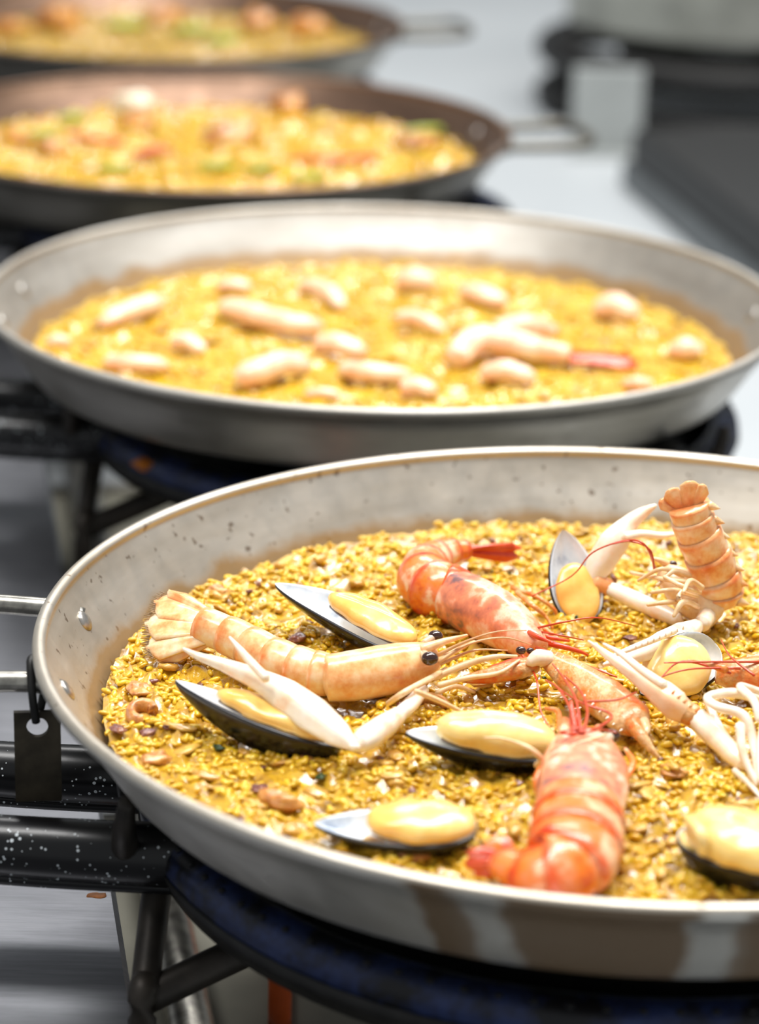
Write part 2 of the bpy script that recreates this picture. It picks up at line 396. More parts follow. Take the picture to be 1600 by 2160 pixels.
# ------------------------------------------------------------------ burners
C = [np.array(c) for c in ((.1276, 1.234), (0.0, 1.9), (-.18, 2.5345), (-.285, 3.2))]
PB = ZR - 0.054                                          # underside of the pans
def make_burner():
    t = thing('gas_burner', 'x', 'burner')
    zr = ZR - 0.092
    ring = part('outer_ring', torus(0.236, 0.0125, zr, 128, 16), M['blued'], t)
    for k in range(96):                                  # gas ports
        a_ = 2 * math.pi * (k + .5) / 96; rr = 0.236 + 0.0125 * math.cos(1.05); z = zr + 0.0125 * math.sin(1.05)
        if k == 0: me = None
        o = None
        if me is None:
            o = part('gas_port', ball((0, 0, 0), (0.0022, 0.0022, 0.0012), 8, 5), M['hole'], ring); me = o.data
        else:
            o = link('gas_port', me, ring)
        o.location = (rr * math.cos(a_), rr * math.sin(a_), z)
    part('ring_skirt', lathe([(0.246, zr - .004), (0.249, zr - .004), (0.242, zr - .020), (0.239, zr - .020)], 128, True), M['iron'], t)
    part('inner_ring', torus(0.12, 0.0125, zr, 80, 14), M['iron'], t)
    part('drip_dish', lathe([(0.001, zr - .026), (0.15, zr - .026), (0.240, zr - .018), (0.240, zr - .020), (0.15, zr - .028), (0.001, zr - .028)], 96), M['iron'], t)
    # feeder tubes to the left, speckled enamel
    for y0, y1, xin in ((0.002, 0.010, -0.21), (-0.086, -0.074, -0.205)):
        L_ = [(-0.47, y1, zr + .004), (-0.40, y1, zr + .004), (-0.30, (y0 + y1) / 2, zr), (xin, y0, zr)]
        f = part('feeder_tube', tube(L_, [0.0135, 0.0135, 0.0155, 0.0165], 20, 8), M['enamel'], t)
        part('seam_flange', tube([np.array(q) + np.array([0, -0.005, -0.0145]) for q in L_], [0.004] * 4, 10, 6), M['enamel'], f)
        part('valve_body', lathe_x((-0.50, y1, zr + .004), [(0, 0), (0.016, 0), (0.016, .018), (0.011, .02), (0.011, .035), (0, .035)]), M['trim'], t)
        part('valve_knob', lathe_x((-0.535, y1, zr + .004), [(0, 0), (0.014, 0.002), (0.014, .028), (0, .03)]), M['iron'], t)
    # cross bars carrying the pan, legs with prongs
    for a_ in (195, 75, 315):
        a_ = math.radians(a_); c_, s_ = math.cos(a_), math.sin(a_)
        R_ = lambda r, z, d=0: (r * c_ - d * s_, r * s_ + d * c_, z)
        da = a_ - math.radians(195); cd, sd_ = math.cos(da), math.sin(da)
        Rw = lambda w: ((w[0] - C[0][0]) * cd - (w[1] - C[0][1]) * sd_, (w[0] - C[0][0]) * sd_ + (w[1] - C[0][1]) * cd, w[2])
        part('pan_support', tube([R_(0.10, PB - .008), R_(0.17, PB - .008), R_(0.235, PB - .008), R_(0.262, PB - .008)], 0.007, 12, 5), M['iron'], t)
        K_ = [Rw(at(268, 1690, ZR - .050)), Rw(at(262, 1755, ZR - .070)), Rw(at(268, 1800, ZR - .090)), Rw(at(298, 1826, ZR - .102)), Rw(at(332, 1848, ZR - .106)), Rw(at(328, 1900, ZR - .116)), Rw(at(308, 2060, ZR - .14)), Rw(at(300, 2150, ZR - .155))]
        K_.append((K_[-1][0] * .985, K_[-1][1] * .985, 0.004))
        part('leg', tube(K_, [.004, .006, .0075, .0075, .0075, .0075, .007, .007, .007], 12, 6), M['rust'], t)
        part('brace', tube([Rw(at(305, 2105, ZR - .150)), Rw(at(440, 2040, ZR - .140)), Rw(at(560, 1985, ZR - .128)), Rw(at(640, 1950, ZR - .112))], 0.0085, 12, 5), M['rust'], t)
        part('rubber_foot', ball((K_[-1][0], K_[-1][1], 0.005), (.012, .012, .006), 12, 7), M['iron'], t)
    return t
def lathe_x(c, prof, n=24):
    V, F = lathe([(r, h) for r, h in prof], n); V = np.c_[V[:, 2], V[:, 0], V[:, 1]] + np.array(c); return V, F
burner = make_burner()
blab = ['black ring burner with blued tube under the nearest seafood pan', 'black ring burner under the second pan of shrimp rice', 'black ring burner under the third browned pan', 'black ring burner under the farthest pan']
for i, off in enumerate([(0, 0), (.022, 0), (.06, 0), (.03, 0)]):
    b = burner if i == 0 else copy_tree(burner)
    b.location = (C[i][0] + off[0], C[i][1] + off[1], 0); tag(b, blab[i], 'burner', 'ring burners in a row')

# ------------------------------------------------------------------ pans
def make_pan(i, inner, outer, rot, label):
    t = thing('paella_pan', label, 'pan', (C[i][0], C[i][1], PB), 'paella pans in a row')
    t.rotation_euler.z = math.radians(rot)
    z = lambda h: h - (PB - ZR)
    prof_in = [(0.0005, z(-.0515)), (0.10, z(-.0515)), (0.2, z(-.0515)), (0.255, z(-.0515)), (0.262, z(-.0500)), (0.2665, z(-.0455)), (0.275, z(-.033)), (0.285, z(-.0185)), (0.2935, z(-.0055)), (0.2945, z(-.0035))]
    rim = [(0.2945 + 0.0036 * (1 - math.cos(q)) - 0.0008, z(-.0030) + 0.0036 * math.sin(q)) for q in np.linspace(0.2, math.pi * 1.35, 12)]
    prof_out = [(0.2962, z(-.0070)), (0.287, z(-.0200)), (0.277, z(-.0345)), (0.2685, z(-.0475)), (0.2635, z(-.0530)), (0.255, z(-.0540)), (0.2, z(-.0540)), (0.1, z(-.0540)), (0.0005, z(-.0540))]
    V, F = lathe(prof_in + rim + prof_out, 200)
    k = len(prof_in + rim + prof_out); nin = len(prof_in) + 7
    midx = [0 if (f[0] % k) < nin else 1 for f in F]
    link('pan_body', new_mesh('pan_body', V, F, True, [inner, outer], midx), t)
    for h, ac in enumerate((177.6, -2.4)):
        a0 = math.radians(ac); R_ = lambda r, d, zz: (r * math.cos(a0) - d * math.sin(a0), r * math.sin(a0) + d * math.cos(a0), z(zz))
        P = [R_(.283, -.049, -.020), R_(.297, -.049, -.0155), R_(.335, -.053, -.0145), R_(.366, -.052, -.013), R_(.380, -.034, -.012), R_(.384, 0, -.012),
             R_(.380, .034, -.012), R_(.366, .052, -.013), R_(.335, .053, -.0145), R_(.297, .049, -.0155), R_(.283, .049, -.020)]
        hd = link('handle', new_mesh('handle', *tube(P, 0.0053, 14, 6), mats=[M['rod'] if i < 2 else M['rod_dull']]), t)
        for s_ in (-1, 1):
            for dd, zz in ((0, -.0195),):
                aa = a0 + s_ * 0.162 + 0.01
                rr = 0.2843
                nv = np.array([-math.cos(aa) * 0.83, -math.sin(aa) * 0.83, 0.55]); sv = np.array([-math.sin(aa), math.cos(aa), 0]); uv = np.cross(nv, sv)
                link('rivet', new_mesh('rivet', *ball((rr * math.cos(aa), rr * math.sin(aa), z(zz)), (.0062, .0062, .0022), 16, 9, [sv, uv, nv]), mats=[M['rivet']]), t)
    return t
make_pan(0, M['pan1'], M['pan1_out'], 3, 'nearest steel paella pan holding langoustines, red prawns and mussels')
make_pan(1, M['pan2'], M['pan2_out'], 0, 'second steel paella pan holding pale shrimp tails on rice')
make_pan(2, M['pan3'], M['pan3_out'], 12, 'third, brown-walled paella pan of bright yellow rice with red pepper strips')
make_pan(3, M['pan3'], M['pan3_out'], 12, 'farthest paella pan cut by the top of the frame')

# ------------------------------------------------------------------ rice
RZ = [ZR - .036, ZR - .042, ZR - .034, ZR - .034]         # rice levels
HN = {}
def rice(i, R, n, seg, rings, size, mat_sauce, cols, label, seed, amp=0.0016, cover=0.45):
    c = C[i]; zc = RZ[i]; g = np.random.default_rng(seed)
    n1, n2, n3, nm = Noise(26, 30, 2, seed), Noise(70, 30, 2, seed + 1), Noise(180, 30, 2, seed + 2), Noise(30, 30, 2, seed + 3)
    def H(X):
        r = np.hypot(X[:, 0], X[:, 1])
        return amp * (0.9 * n1(X) + 0.7 * n2(X) + 0.35 * n3(X)) - 0.0025 * np.clip((r - R + 0.03) / 0.03, 0, 1) ** 2
    HN[i] = H
    nr, nt = (110, 300) if i == 0 else (50, 140)
    rr = R * np.sqrt(np.linspace(0.0, 1, nr)); rr[0] = 0.001; th = np.linspace(0, 2 * math.pi, nt, endpoint=False)
    X = np.stack([np.outer(rr, np.cos(th)), np.outer(rr, np.sin(th))], 2).reshape(-1, 2)
    V = np.c_[X, H(X)]
    I = np.arange(nr - 1)[:, None] * nt; J = np.arange(nt)[None]; J2 = (J + 1) % nt
    F = np.stack([(I + J), (I + nt + J), (I + nt + J2), (I + J2)], 2).reshape(-1, 4)
    t = thing('rice', label, 'rice', (c[0], c[1], zc)); tag(t, kind='stuff')
    link('sauce', new_mesh('sauce', V, F, True, [mat_sauce]), t)['kind'] = 'stuff'
    # grains
    r = (R - 0.0005) * np.sqrt(g.uniform(0, 1, n)); a = g.uniform(0, 2 * math.pi, n); P = np.c_[r * np.cos(a), r * np.sin(a)]
    mk = nm(P) * 0.5 + n1(P) * 0.25
    keep = g.uniform(0, 1, n) < np.clip(cover + 1.0 * (mk + 0.25), 0.06, 1); P = P[keep]; mk = mk[keep]; n = len(P)
    th_ = np.linspace(0, math.pi, rings + 1)[1:-1]; ph_ = np.linspace(0, 2 * math.pi, seg, endpoint=False)
    u = [(-1, 0, 0)] + [(-math.cos(t_), math.sin(t_) * math.cos(p_), math.sin(t_) * math.sin(p_)) for t_ in th_ for p_ in ph_] + [(1, 0, 0)]
    u = np.array(u); u[:, 1:] *= (0.97 + 0.03 * np.abs(u[:, :1]))
    m = len(th_); tri = []
    for j in range(seg):
        tri.append((0, 1 + j, 1 + (j + 1) % seg)); b0 = 1 + (m - 1) * seg; tri.append((len(u) - 1, b0 + (j + 1) % seg, b0 + j))
        for k in range(m - 1):
            p0 = 1 + k * seg + j; p1 = 1 + k * seg + (j + 1) % seg
            tri.append((p0, p0 + seg, p1 + seg)); tri.append((p0, p1 + seg, p1))
    tri = np.array(tri)
    L = size * g.uniform(0.82, 1.15, n); Wd = L * g.uniform(0.46, 0.58, n)
    loc = u[None] * np.stack([L, Wd, Wd], 1)[:, None] * 0.5
    loc[:, :, 2] += (loc[:, :, 0] ** 2) * 40 * g.uniform(-0.6, 0.6, n)[:, None]      # a little bend
    yaw = g.uniform(0, 2 * math.pi, n); pit = g.normal(0, 0.28, n); rol = g.uniform(0, 6.28, n)
    cy, sy, cp, sp, cr, sr = np.cos(yaw), np.sin(yaw), np.cos(pit), np.sin(pit), np.cos(rol), np.sin(rol)
    x, y, z = loc[..., 0], loc[..., 1], loc[..., 2]
    y, z = y * cr[:, None] - z * sr[:, None], y * sr[:, None] + z * cr[:, None]
    x, z = x * cp[:, None] - z * sp[:, None], x * sp[:, None] + z * cp[:, None]
    x, y = x * cy[:, None] - y * sy[:, None], x * sy[:, None] + y * cy[:, None]
    zz = H(P) + g.uniform(-0.0013, 0.0009, n) * size / 0.0066
    G = np.stack([x + P[:, :1], y + P[:, 1:], z + zz[:, None]], 2)
    k = len(u); F = (tri[None] + (np.arange(n) * k)[:, None, None]).reshape(-1, 3)
    cl = np.array([lin(q)[:3] for q in cols]); w = g.dirichlet(np.ones(len(cols)) * 0.8, n); colr = np.repeat(w @ cl, k, 0)
    link('grains', new_mesh('grains', G.reshape(-1, 3), F, True, [M['grain']], None, colr), t)['kind'] = 'stuff'
    return t
rice(0, 0.2662, 25000, 8, 6, 0.0060, M['sauce'], [(224, 180, 20), (206, 156, 14), (236, 200, 54), (182, 134, 16)], 'saffron rice with sofrito around the langoustines in the nearest pan', 3, cover=0.36)
rice(1, 0.2625, 9500, 6, 4, 0.0068, M['sauce2'], [(224, 190, 40), (206, 168, 30), (190, 150, 36)], 'ochre saffron rice under the shrimp tails in the second pan', 13)
rice(2, 0.2665, 5000, 6, 4, 0.008, M['sauce_yellow'], [(222, 188, 30), (204, 162, 24), (184, 166, 48)], 'bright yellow rice in the third browned pan', 23, amp=0.003)
rice(3, 0.2665, 3500, 6, 4, 0.008, M['sauce_dull'], [(206, 166, 60), (190, 150, 60), (170, 160, 60)], 'dull yellow rice in the farthest pan', 33, amp=0.003)

# loose bits in the nearest rice
def scatter(name, i, n, maker, mat, label, seed, R=0.25):
    g = np.random.default_rng(seed); vs = []
    for _ in range(n):
        r = R * math.sqrt(g.uniform()); a = g.uniform(0, 6.283); p = np.array([[r * math.cos(a), r * math.sin(a)]])
        vs.append(maker(g, np.array([p[0, 0], p[0, 1], HN[i](p)[0] + 0.001])))
    V, F = join(*vs)
    o = link(name, new_mesh(name, V, F, True, [mat]), None, (C[i][0], C[i][1], RZ[i])); return tag(o, label, 'food bits', kind='stuff')
def chip(lo, hi, flat):
    def f(g, p):
        a = g.uniform(0, 6.283); ax = np.array([[math.cos(a), math.sin(a), 0], [-math.sin(a), math.cos(a), 0], [0, 0, 1]]) + g.normal(0, 0.15, (3, 3))
        V, F = ball((0, 0, 0), (g.uniform(lo, hi), g.uniform(lo, hi) * 0.7, g.uniform(lo, hi) * flat), 7, 5, ax)
        return V * (1 + g.normal(0, 0.22, (len(V), 1))) + p, F
    return f
scatter('onion_bits', 0, 330, chip(0.003, 0.0085, 0.28), M['onion'], 'soft translucent onion bits in the nearest rice', 5)
scatter('sofrito_bits', 0, 150, chip(0.0015, 0.0038, 0.5), M['squid_dark'], 'tiny dark brown sofrito bits in the nearest rice', 6)
scatter('parsley_flecks', 0, 70, chip(0.001, 0.0026, 0.3), M['parsley'], 'chopped green parsley flecks in the nearest rice', 8)
scatter('sofrito_bits', 1, 130, chip(0.003, 0.007, 0.4), M['onion'], 'brown sofrito bits in the second pan', 9)

# ------------------------------------------------------------------ seafood builders
PANI = 0
def pt(px, py, h):
    """photo pixel at height h (mm) above the rice of the current pan"""
    return at(px, py, RZ[PANI] + h * 0.001)
def limb(name, pts, mat, parent, flat=1.0, n=10, steps=6, up=(0.1, 0.15, 1), knob=None, col=None, low=1.0, rnd=True, groove=False):
    """pts: (px, py, h mm, radius px)"""
    P = np.array([pt(*q[:3]) for q in pts]); R = np.array([q[3] / scale_at(p) for q, p in zip(pts, P)])
    Cn = catmull(P, steps); Rn = np.interp(np.linspace(0, len(P) - 1, len(Cn)), np.arange(len(P)), R)
    if rnd:                                              # rounded ends
        T0, T1 = nrm(Cn[1] - Cn[0]), nrm(Cn[-1] - Cn[-2]); q = np.array([0.25, 0.66, 0.92])
        Cn = np.vstack([Cn[0] - np.outer((1 - q) * Rn[0] * 0.9, T0), Cn, Cn[-1] + np.outer((1 - q[::-1]) * Rn[-1] * 0.9, T1)])
        Rn = np.concatenate([Rn[0] * q, Rn, Rn[-1] * q[::-1]])
    if knob is not None:
        amp, fr = knob; Rn = Rn * (1 + amp * np.sin(np.linspace(0, fr * 2 * math.pi, len(Rn))))
    gp = (lambda f, ph: 1 + 0.07 * np.cos(4 * ph)) if groove else None
    V, F = loft(Cn, Rn, Rn * flat, up, n if not groove else 32, low, gp)
    if groove: n = 32
    cl = None
    if col is not None:
        k = np.clip(np.repeat(np.linspace(0, 1, len(Cn)), n), 0, 1); k = np.concatenate([k, [0, 1]])[:, None]
        a_, b_ = np.array(lin(col[0])[:3]), np.array(lin(col[1])[:3]); cl = a_ * (1 - k) + b_ * k
    return part(name, (V, F), mat, parent, col=cl)
def spines(parent, path, mat, r0=3.0, ln=8.0, up=(0, -0.5, 1), n=8, name='spine_row', side=1):
    P = catmull(np.array([pt(*q[:3]) for q in path]), 8); vs = []
    for k in np.linspace(0, len(P) - 1, n).astype(int):
        s = scale_at(P[k]); d = nrm(up)
        vs.append(tube([P[k] - d * 2 / s, P[k] + d * ln * 0.5 / s, P[k] + d * ln / s], [r0 / s, r0 * 0.6 / s, 0.4 / s], 6, 2))
    VF = join(*vs); return part(name, VF, mat, parent, col=np.ones((len(VF[0]), 3)))
ONE = (255, 255, 255)
def abdomen(parent, pts, nseg, mat, up, edge=(255, 205, 170), pale=ONE, low=0.8, n=20, flare=0.07, over=0.35, hgt=1.0, t_end=1.0, pleura=0.0):
    """overlapping ringed segments; pts run from the head end to the tail: (px, py, h, half width px)"""
    P = np.array([pt(*q[:3]) for q in pts]); R = np.array([q[3] / scale_at(p) for q, p in zip(pts, P)])
    Cn = catmull(P, 16); Rn = np.interp(np.linspace(0, len(P) - 1, len(Cn)), np.arange(len(P)), R); tt = np.linspace(0, 1, len(Cn))
    U = np.asarray(up, float)
    if U.ndim == 2: U = np.stack([np.interp(np.linspace(0, len(U) - 1, len(Cn)), np.arange(len(U)), U[:, k]) for k in range(3)], 1)
    else: U = np.broadcast_to(U, (len(Cn), 3))
    out = []
    for s in range(nseg):
        a_, b_ = s / nseg, (s + 1) / nseg
        t = np.linspace(max(0, a_ - over / nseg), min(1, b_), 9)
        c_ = np.stack([np.interp(t, tt, Cn[:, k]) for k in range(3)], 1); r_ = np.interp(t, tt, Rn); u_ = np.stack([np.interp(t, tt, U[:, k]) for k in range(3)], 1)
        k = (t - t[0]) / (t[-1] - t[0]); sc = 0.90 + flare * 1.6 * k + 0.03 * np.sin(k * math.pi); sc[0] *= 0.9; sc[-1] *= 0.975
        def prof(f, ph):
            d = np.ones_like(ph)
            if pleura: d = d + pleura * np.exp(-((np.sin(ph) + 0.45) / 0.22) ** 2) * (0.4 + 0.6 * f)
            return d
        V, F = loft(c_, r_ * sc, r_ * sc * hgt, u_, n, low, prof)
        kk = np.concatenate([np.repeat(k, n), [0, 1]])[:, None]
        e_, p_ = np.array(lin(edge)[:3]), np.array(lin(pale)[:3]); w = np.clip((kk - 0.72) / 0.2, 0, 1) * np.clip((1.0 - kk) / 0.06, 0.4, 1)
        out.append(part('abdomen_segment', (V, F), mat, parent, col=p_ * (1 - w) + e_ * w))
    return out
def shell(parent, name, pts, mat, up, low=0.85, n=24, hgt=1.0, c0=ONE, c1=ONE, knob=None, ridge=0.0):
    P = np.array([pt(*q[:3]) for q in pts]); R = np.array([q[3] / scale_at(p) for q, p in zip(pts, P)])
    Cn = catmull(P, 8); Rn = np.interp(np.linspace(0, len(P) - 1, len(Cn)), np.arange(len(P)), R)
    q = np.array([0.3, 0.7, 0.93]); T0 = nrm(Cn[1] - Cn[0])
    Cn = np.vstack([Cn[0] - np.outer((1 - q) * Rn[0] * 0.35, T0), Cn]); Rn = np.concatenate([Rn[0] * q, Rn])
    prof = lambda f, ph: 1 + ridge * np.exp(-((ph - math.pi / 2) / 0.18) ** 2)
    V, F = loft(Cn, Rn, Rn * hgt, up, n, low, prof)
    k = np.concatenate([np.repeat(np.linspace(0, 1, len(Cn)), n), [0, 1]])[:, None]
    a_, b_ = np.array(lin(c0)[:3]), np.array(lin(c1)[:3])
    return part(name, (V, F), mat, parent, col=a_ * (1 - k) + b_ * k)
def blade(parent, name, base, tips, mat, thick=1.2, up=(0, -0.4, 1), cup=0.1, col=None, frill=False):
    """a tail-fan blade: base (px,py,h), tips ((px,py,h),(px,py,h)) the two far corners"""
    b = pt(*base); a0, a1 = pt(*tips[0]), pt(*tips[1]); mid = (a0 + a1) / 2; w = (a1 - a0) / 2; ax = mid - b; nn = nrm(np.cross(ax, w)); 
    if nn @ nrm(up) < 0: nn = -nn
    V = []; n1, n2 = 9, 9; L = np.linalg.norm(ax)
    for s in np.linspace(0, 1, n1):
        wd = (0.42 + 0.58 * s ** 0.7) * (1 if s < 0.93 else math.sqrt(max(0.25, 1 - ((s - 0.93) / 0.08) ** 2)))
        for v in np.linspace(-1, 1, n2):
            V.append(b + ax * (s - (0.05 * v * v * s)) + w * v * wd + nn * L * cup * (math.sin(s * math.pi) * 0.5 - v * v * 0.5 + 0.35 * math.exp(-(v / .16) ** 2)))
    V = np.array(V); W2 = V - nn * thick / 1000; F = []
    off = n1 * n2
    for i in range(n1 - 1):
        for j in range(n2 - 1):
            q = (i * n2 + j, i * n2 + j + 1, (i + 1) * n2 + j + 1, (i + 1) * n2 + j); F.append(q); F.append(tuple(x + off for x in q[::-1]))
    bd = [j for j in range(n2)] + [i * n2 + n2 - 1 for i in range(1, n1)] + [(n1 - 1) * n2 + j for j in range(n2 - 2, -1, -1)] + [i * n2 for i in range(n1 - 2, 0, -1)]
    for x, y in zip(bd, bd[1:] + bd[:1]): F.append((x, x + off, y + off, y))
    cl = np.ones((2 * off, 3))
    o = part(name, (np.vstack([V, W2]), F), mat, parent, col=cl)
    if frill:                                            # bristle fringe on the far edge
        vs = []
        for v in np.linspace(-0.95, 0.95, 16):
            p0 = b + ax * (0.95 - 0.05 * v * v) + w * v * 0.8; d = nrm(ax + w * v * 0.4 + nn * random.uniform(-.2, .2) * L)
            vs.append(tube([p0, p0 + d * 0.0022, p0 + d * random.uniform(.0035, .005)], [0.0004, 0.0003, 0.0001], 5, 1))
        part('bristles', join(*vs), M['bristle'], o)
    return o
def eye(parent, px, py, h, r=14, stalk=None):
    p = pt(px, py, h); s = scale_at(p)
    e = part('eye', ball(p, (r * 1.25 / s, r / s, r / s), 16, 11), M['eye'], parent)
    if stalk: limb('eye_stalk', [(stalk[0], stalk[1], stalk[2], r * 0.6), (px, py, h, r * 0.8)], M['eye_ring'], parent, steps=2)
    return e
def root(px, py, name, label, cat, group=None):
    p = pt(px, py, 0); return thing(name, label, cat, p, group)

# ------------------------------------------------------------------ mussels
def mussel(name, u, e, wpx, label, roll=0.0, lean=(0, -0.45, 1), depth=0.42, meat='meat', m0=0.36, m1=0.98, mw=0.8, mh=0.45, bend=0.1, mshift=0.0, seed=0, fold=True):
    U, E = pt(*u), pt(*e); ax = E - U; L = np.linalg.norm(ax); x = ax / L
    nn = nrm(lean); nn = nrm(nn - x * (nn @ x)); sd = np.cross(nn, x)
    c_, s_ = math.cos(roll), math.sin(roll); nn, sd = nn * c_ + sd * s_, sd * c_ - nn * s_
    Wd = wpx / scale_at((U + E) / 2); D = Wd * 2 * depth
    f = lambda s: np.clip(s, 0, 1) ** 0.72 * np.clip(1 - s, 0, 1) ** 0.42 / 0.4895
    n1, n2 = 26, 17; ss = 0.5 - 0.5 * np.cos(np.linspace(0.02, math.pi - 0.02, n1)); vv = np.linspace(-1, 1, n2)
    t = thing(name, label, 'mussel', pt((u[0] + e[0]) / 2, (u[1] + e[1]) / 2, 0), 'mussels on the half shell in the nearest pan')
    def S(s, v, k, dz):
        w = Wd * f(s) * k; return U + x * L * s + sd * (v * w + bend * L * math.sin(math.pi * s)) - nn * (D * f(s) ** 1.15 * (1 - abs(v) ** 2.3) + dz)
    I = np.array([S(s, v, 0.93, 0.0) for s in ss for v in vv]); O = np.array([S(s, v, 1.0, 0.0016) for s in ss for v in vv]); off = len(I)
    F = []; mi = []
    for i in range(n1 - 1):
        for j in range(n2 - 1):
            q = (i * n2 + j, i * n2 + j + 1, (i + 1) * n2 + j + 1, (i + 1) * n2 + j)
            F.append(q); mi.append(1); F.append(tuple(k + off for k in q[::-1])); mi.append(0)
    bd = list(range(n2)) + [i * n2 + n2 - 1 for i in range(1, n1)] + [(n1 - 1) * n2 + j for j in range(n2 - 2, -1, -1)] + [i * n2 for i in range(n1 - 2, 0, -1)]
    for p, q in zip(bd, bd[1:] + bd[:1]): F.append((p, p + off, q + off, q)); mi.append(2)
    part('shell', (np.vstack([I, O]), F), [M['mussel_out'], M['mussel_in'], M['mussel_rim']], t, midx=mi)
    # the meat: a plump body with a folded mantle edge
    nz = Noise(70, 24, 3, seed); s = np.linspace(m0, m1, 22); k = (s - m0) / (m1 - m0)
    w = Wd * mw * np.sqrt(np.clip(1 - (2 * k - 1) ** 2, 0.03, 1)) ** 0.75 * (0.85 + 0.15 * f(s))
    cen = np.array([U + x * L * q + sd * (bend * L * math.sin(math.pi * q) + mshift * Wd) + nn * Wd * (mh * 0.25) for q in s])
    g0 = 0.55 * math.pi if seed % 2 else 0.42 * math.pi
    prof = lambda q, ph: 1 + 0.05 * np.sin(2 * ph + 3 * q) - (0.20 * np.exp(-((ph - g0 - 0.5 * (q - .5)) / 0.13) ** 2) * math.sin(math.pi * min(1, q * 1.3)) if fold else 0)
    V, Fm = loft(cen, w, np.maximum(w * mh, Wd * mh * 0.55 * np.sqrt(np.clip(1 - (2 * k - 1) ** 2, 0.02, 1))), nn, 36, 0.9, prof)
    V = V + nn * (nz(V) * Wd * 0.015)[:, None] + sd * (nz(V + 3) * Wd * 0.02)[:, None]
    mt = part('meat', (V, Fm), M[meat], t)
    P = [U + x * L * q + sd * (bend * L * math.sin(math.pi * q) + (mshift - mw * 0.86 * math.sqrt(max(0, 1 - (2 * (q - m0) / (m1 - m0) - 1) ** 2))) * Wd) + nn * Wd * 0.03 for q in np.linspace(m0 + 0.04, m1 - 0.06, 9)]
    part('mantle_fringe', tube(P, 0.0013, 8, 4), M['fringe'], mt)
    return t
mussel('mussel', (580, 1230, 26), (868, 1366, 12), 60, 'mussel on a black shell leaning behind the left langoustine', lean=(0.2, -0.35, 1), m0=0.36, m1=1.0, mw=0.66, mh=0.7, bend=0.05, mshift=0.12, depth=0.5, seed=1)
mussel('mussel', (370, 1434, 26), (722, 1568, 9), 62, 'mussel in a long black shell under the white claw at left', lean=(0.3, 0.05, 1), m0=0.26, m1=0.98, mw=0.78, mh=0.6, bend=-0.02, depth=0.62, seed=2, fold=False)
mussel('mussel', (856, 1544, 19), (1172, 1584, 11), 62, 'mussel with plump pale yellow meat between the two front crustaceans', lean=(0.05, -0.15, 1), meat='meat_pale', m0=0.20, m1=1.0, mw=0.95, mh=0.85, bend=0.02, mshift=0.12, depth=0.52, seed=3)
mussel('mussel', (662, 1736, 10), (1006, 1744, 13), 82, 'mussel with smooth yellow meat lying near the front rim', lean=(0, -0.12, 1), m0=0.33, m1=0.99, mw=0.86, mh=0.5, bend=0.0, depth=0.36, seed=4, fold=False)
mussel('mussel', (1188, 1118, 40), (1232, 1312, -2), 60, 'upright mussel shell with orange meat beside the raised claw at back', lean=(0.2, -0.95, 0.3), m0=0.38, m1=1.02, mw=0.74, mh=0.35, bend=0.0, depth=0.32, seed=5, fold=False)
mussel('mussel', (1350, 1462, 4), (1508, 1356, 24), 70, 'mussel partly hidden under the crossed claws at right', lean=(-0.1, -0.8, 0.8), meat='meat_pale', m0=0.1, m1=0.84, mw=0.95, mh=0.5, bend=0.0, depth=0.3, seed=6, fold=False)
mussel('mussel', (1690, 1846, 14), (1448, 1740, 16), 100, 'mussel with large folded meat at the right edge of the frame', lean=(0.1, -0.1, 1), meat='meat_pale', m0=0.1, m1=0.95, mw=0.88, mh=0.7, bend=0.0, depth=0.5, seed=7)

ms = [o for o in COL.objects if o.get('label', '').startswith('mussel with large folded')][0]
for q in ([(1452, 1728, 26, 12), (1478, 1760, 26, 15), (1482, 1800, 18, 11)], [(1440, 1760, 16, 10), (1452, 1790, 12, 12), (1466, 1815, 6, 7)]): limb('mantle_fold', q, M['meat_pale'], ms)

# ------------------------------------------------------------------ langoustine at the left
t = root(620, 1430, 'langoustine', 'pale orange langoustine with spread tail fan at the left of the nearest pan', 'langoustine', 'langoustines in the nearest pan')
upA = (0.02, -0.35, 1)
abdomen(t, [(700, 1428, 12, 50), (640, 1415, 13, 50), (570, 1388, 15, 48), (500, 1350, 18, 44), (425, 1318, 21, 40)], 6, M['lang'], upA, edge=(255, 190, 140), low=0.85, flare=0.08)
shell(t, 'carapace', [(690, 1432, 13, 52), (740, 1428, 14, 56), (800, 1418, 15, 57), (850, 1406, 16, 52), (890, 1394, 18, 42), (915, 1386, 19, 30)], M['lang'], upA, c0=ONE, c1=(255, 236, 210), ridge=0.04)
limb('rostrum', [(890, 1370, 26, 12), (940, 1352, 30, 7), (985, 1340, 33, 3)], M['lang'], t, col=(ONE, ONE))
blade(t, 'telson', (452, 1322, 22), ((308, 1286, 21), (302, 1346, 14)), M['lang'], frill=True, cup=0.06)
blade(t, 'tail_blade', (448, 1306, 24), ((338, 1242, 27), (312, 1296, 21)), M['lang'], frill=True, cup=0.06)
blade(t, 'tail_blade', (448, 1336, 20), ((302, 1338, 14), (312, 1396, 5)), M['lang'], frill=True, cup=0.06)
blade(t, 'tail_blade', (450, 1298, 25), ((378, 1240, 30), (336, 1250, 27)), M['lang'], cup=0.06)
blade(t, 'tail_blade', (452, 1346, 17), ((314, 1388, 5), (356, 1404, 3)), M['lang'], cup=0.06)
eye(t, 906, 1389, 27, 15, (890, 1378, 24)); eye(t, 918, 1342, 26, 13, (895, 1356, 24))
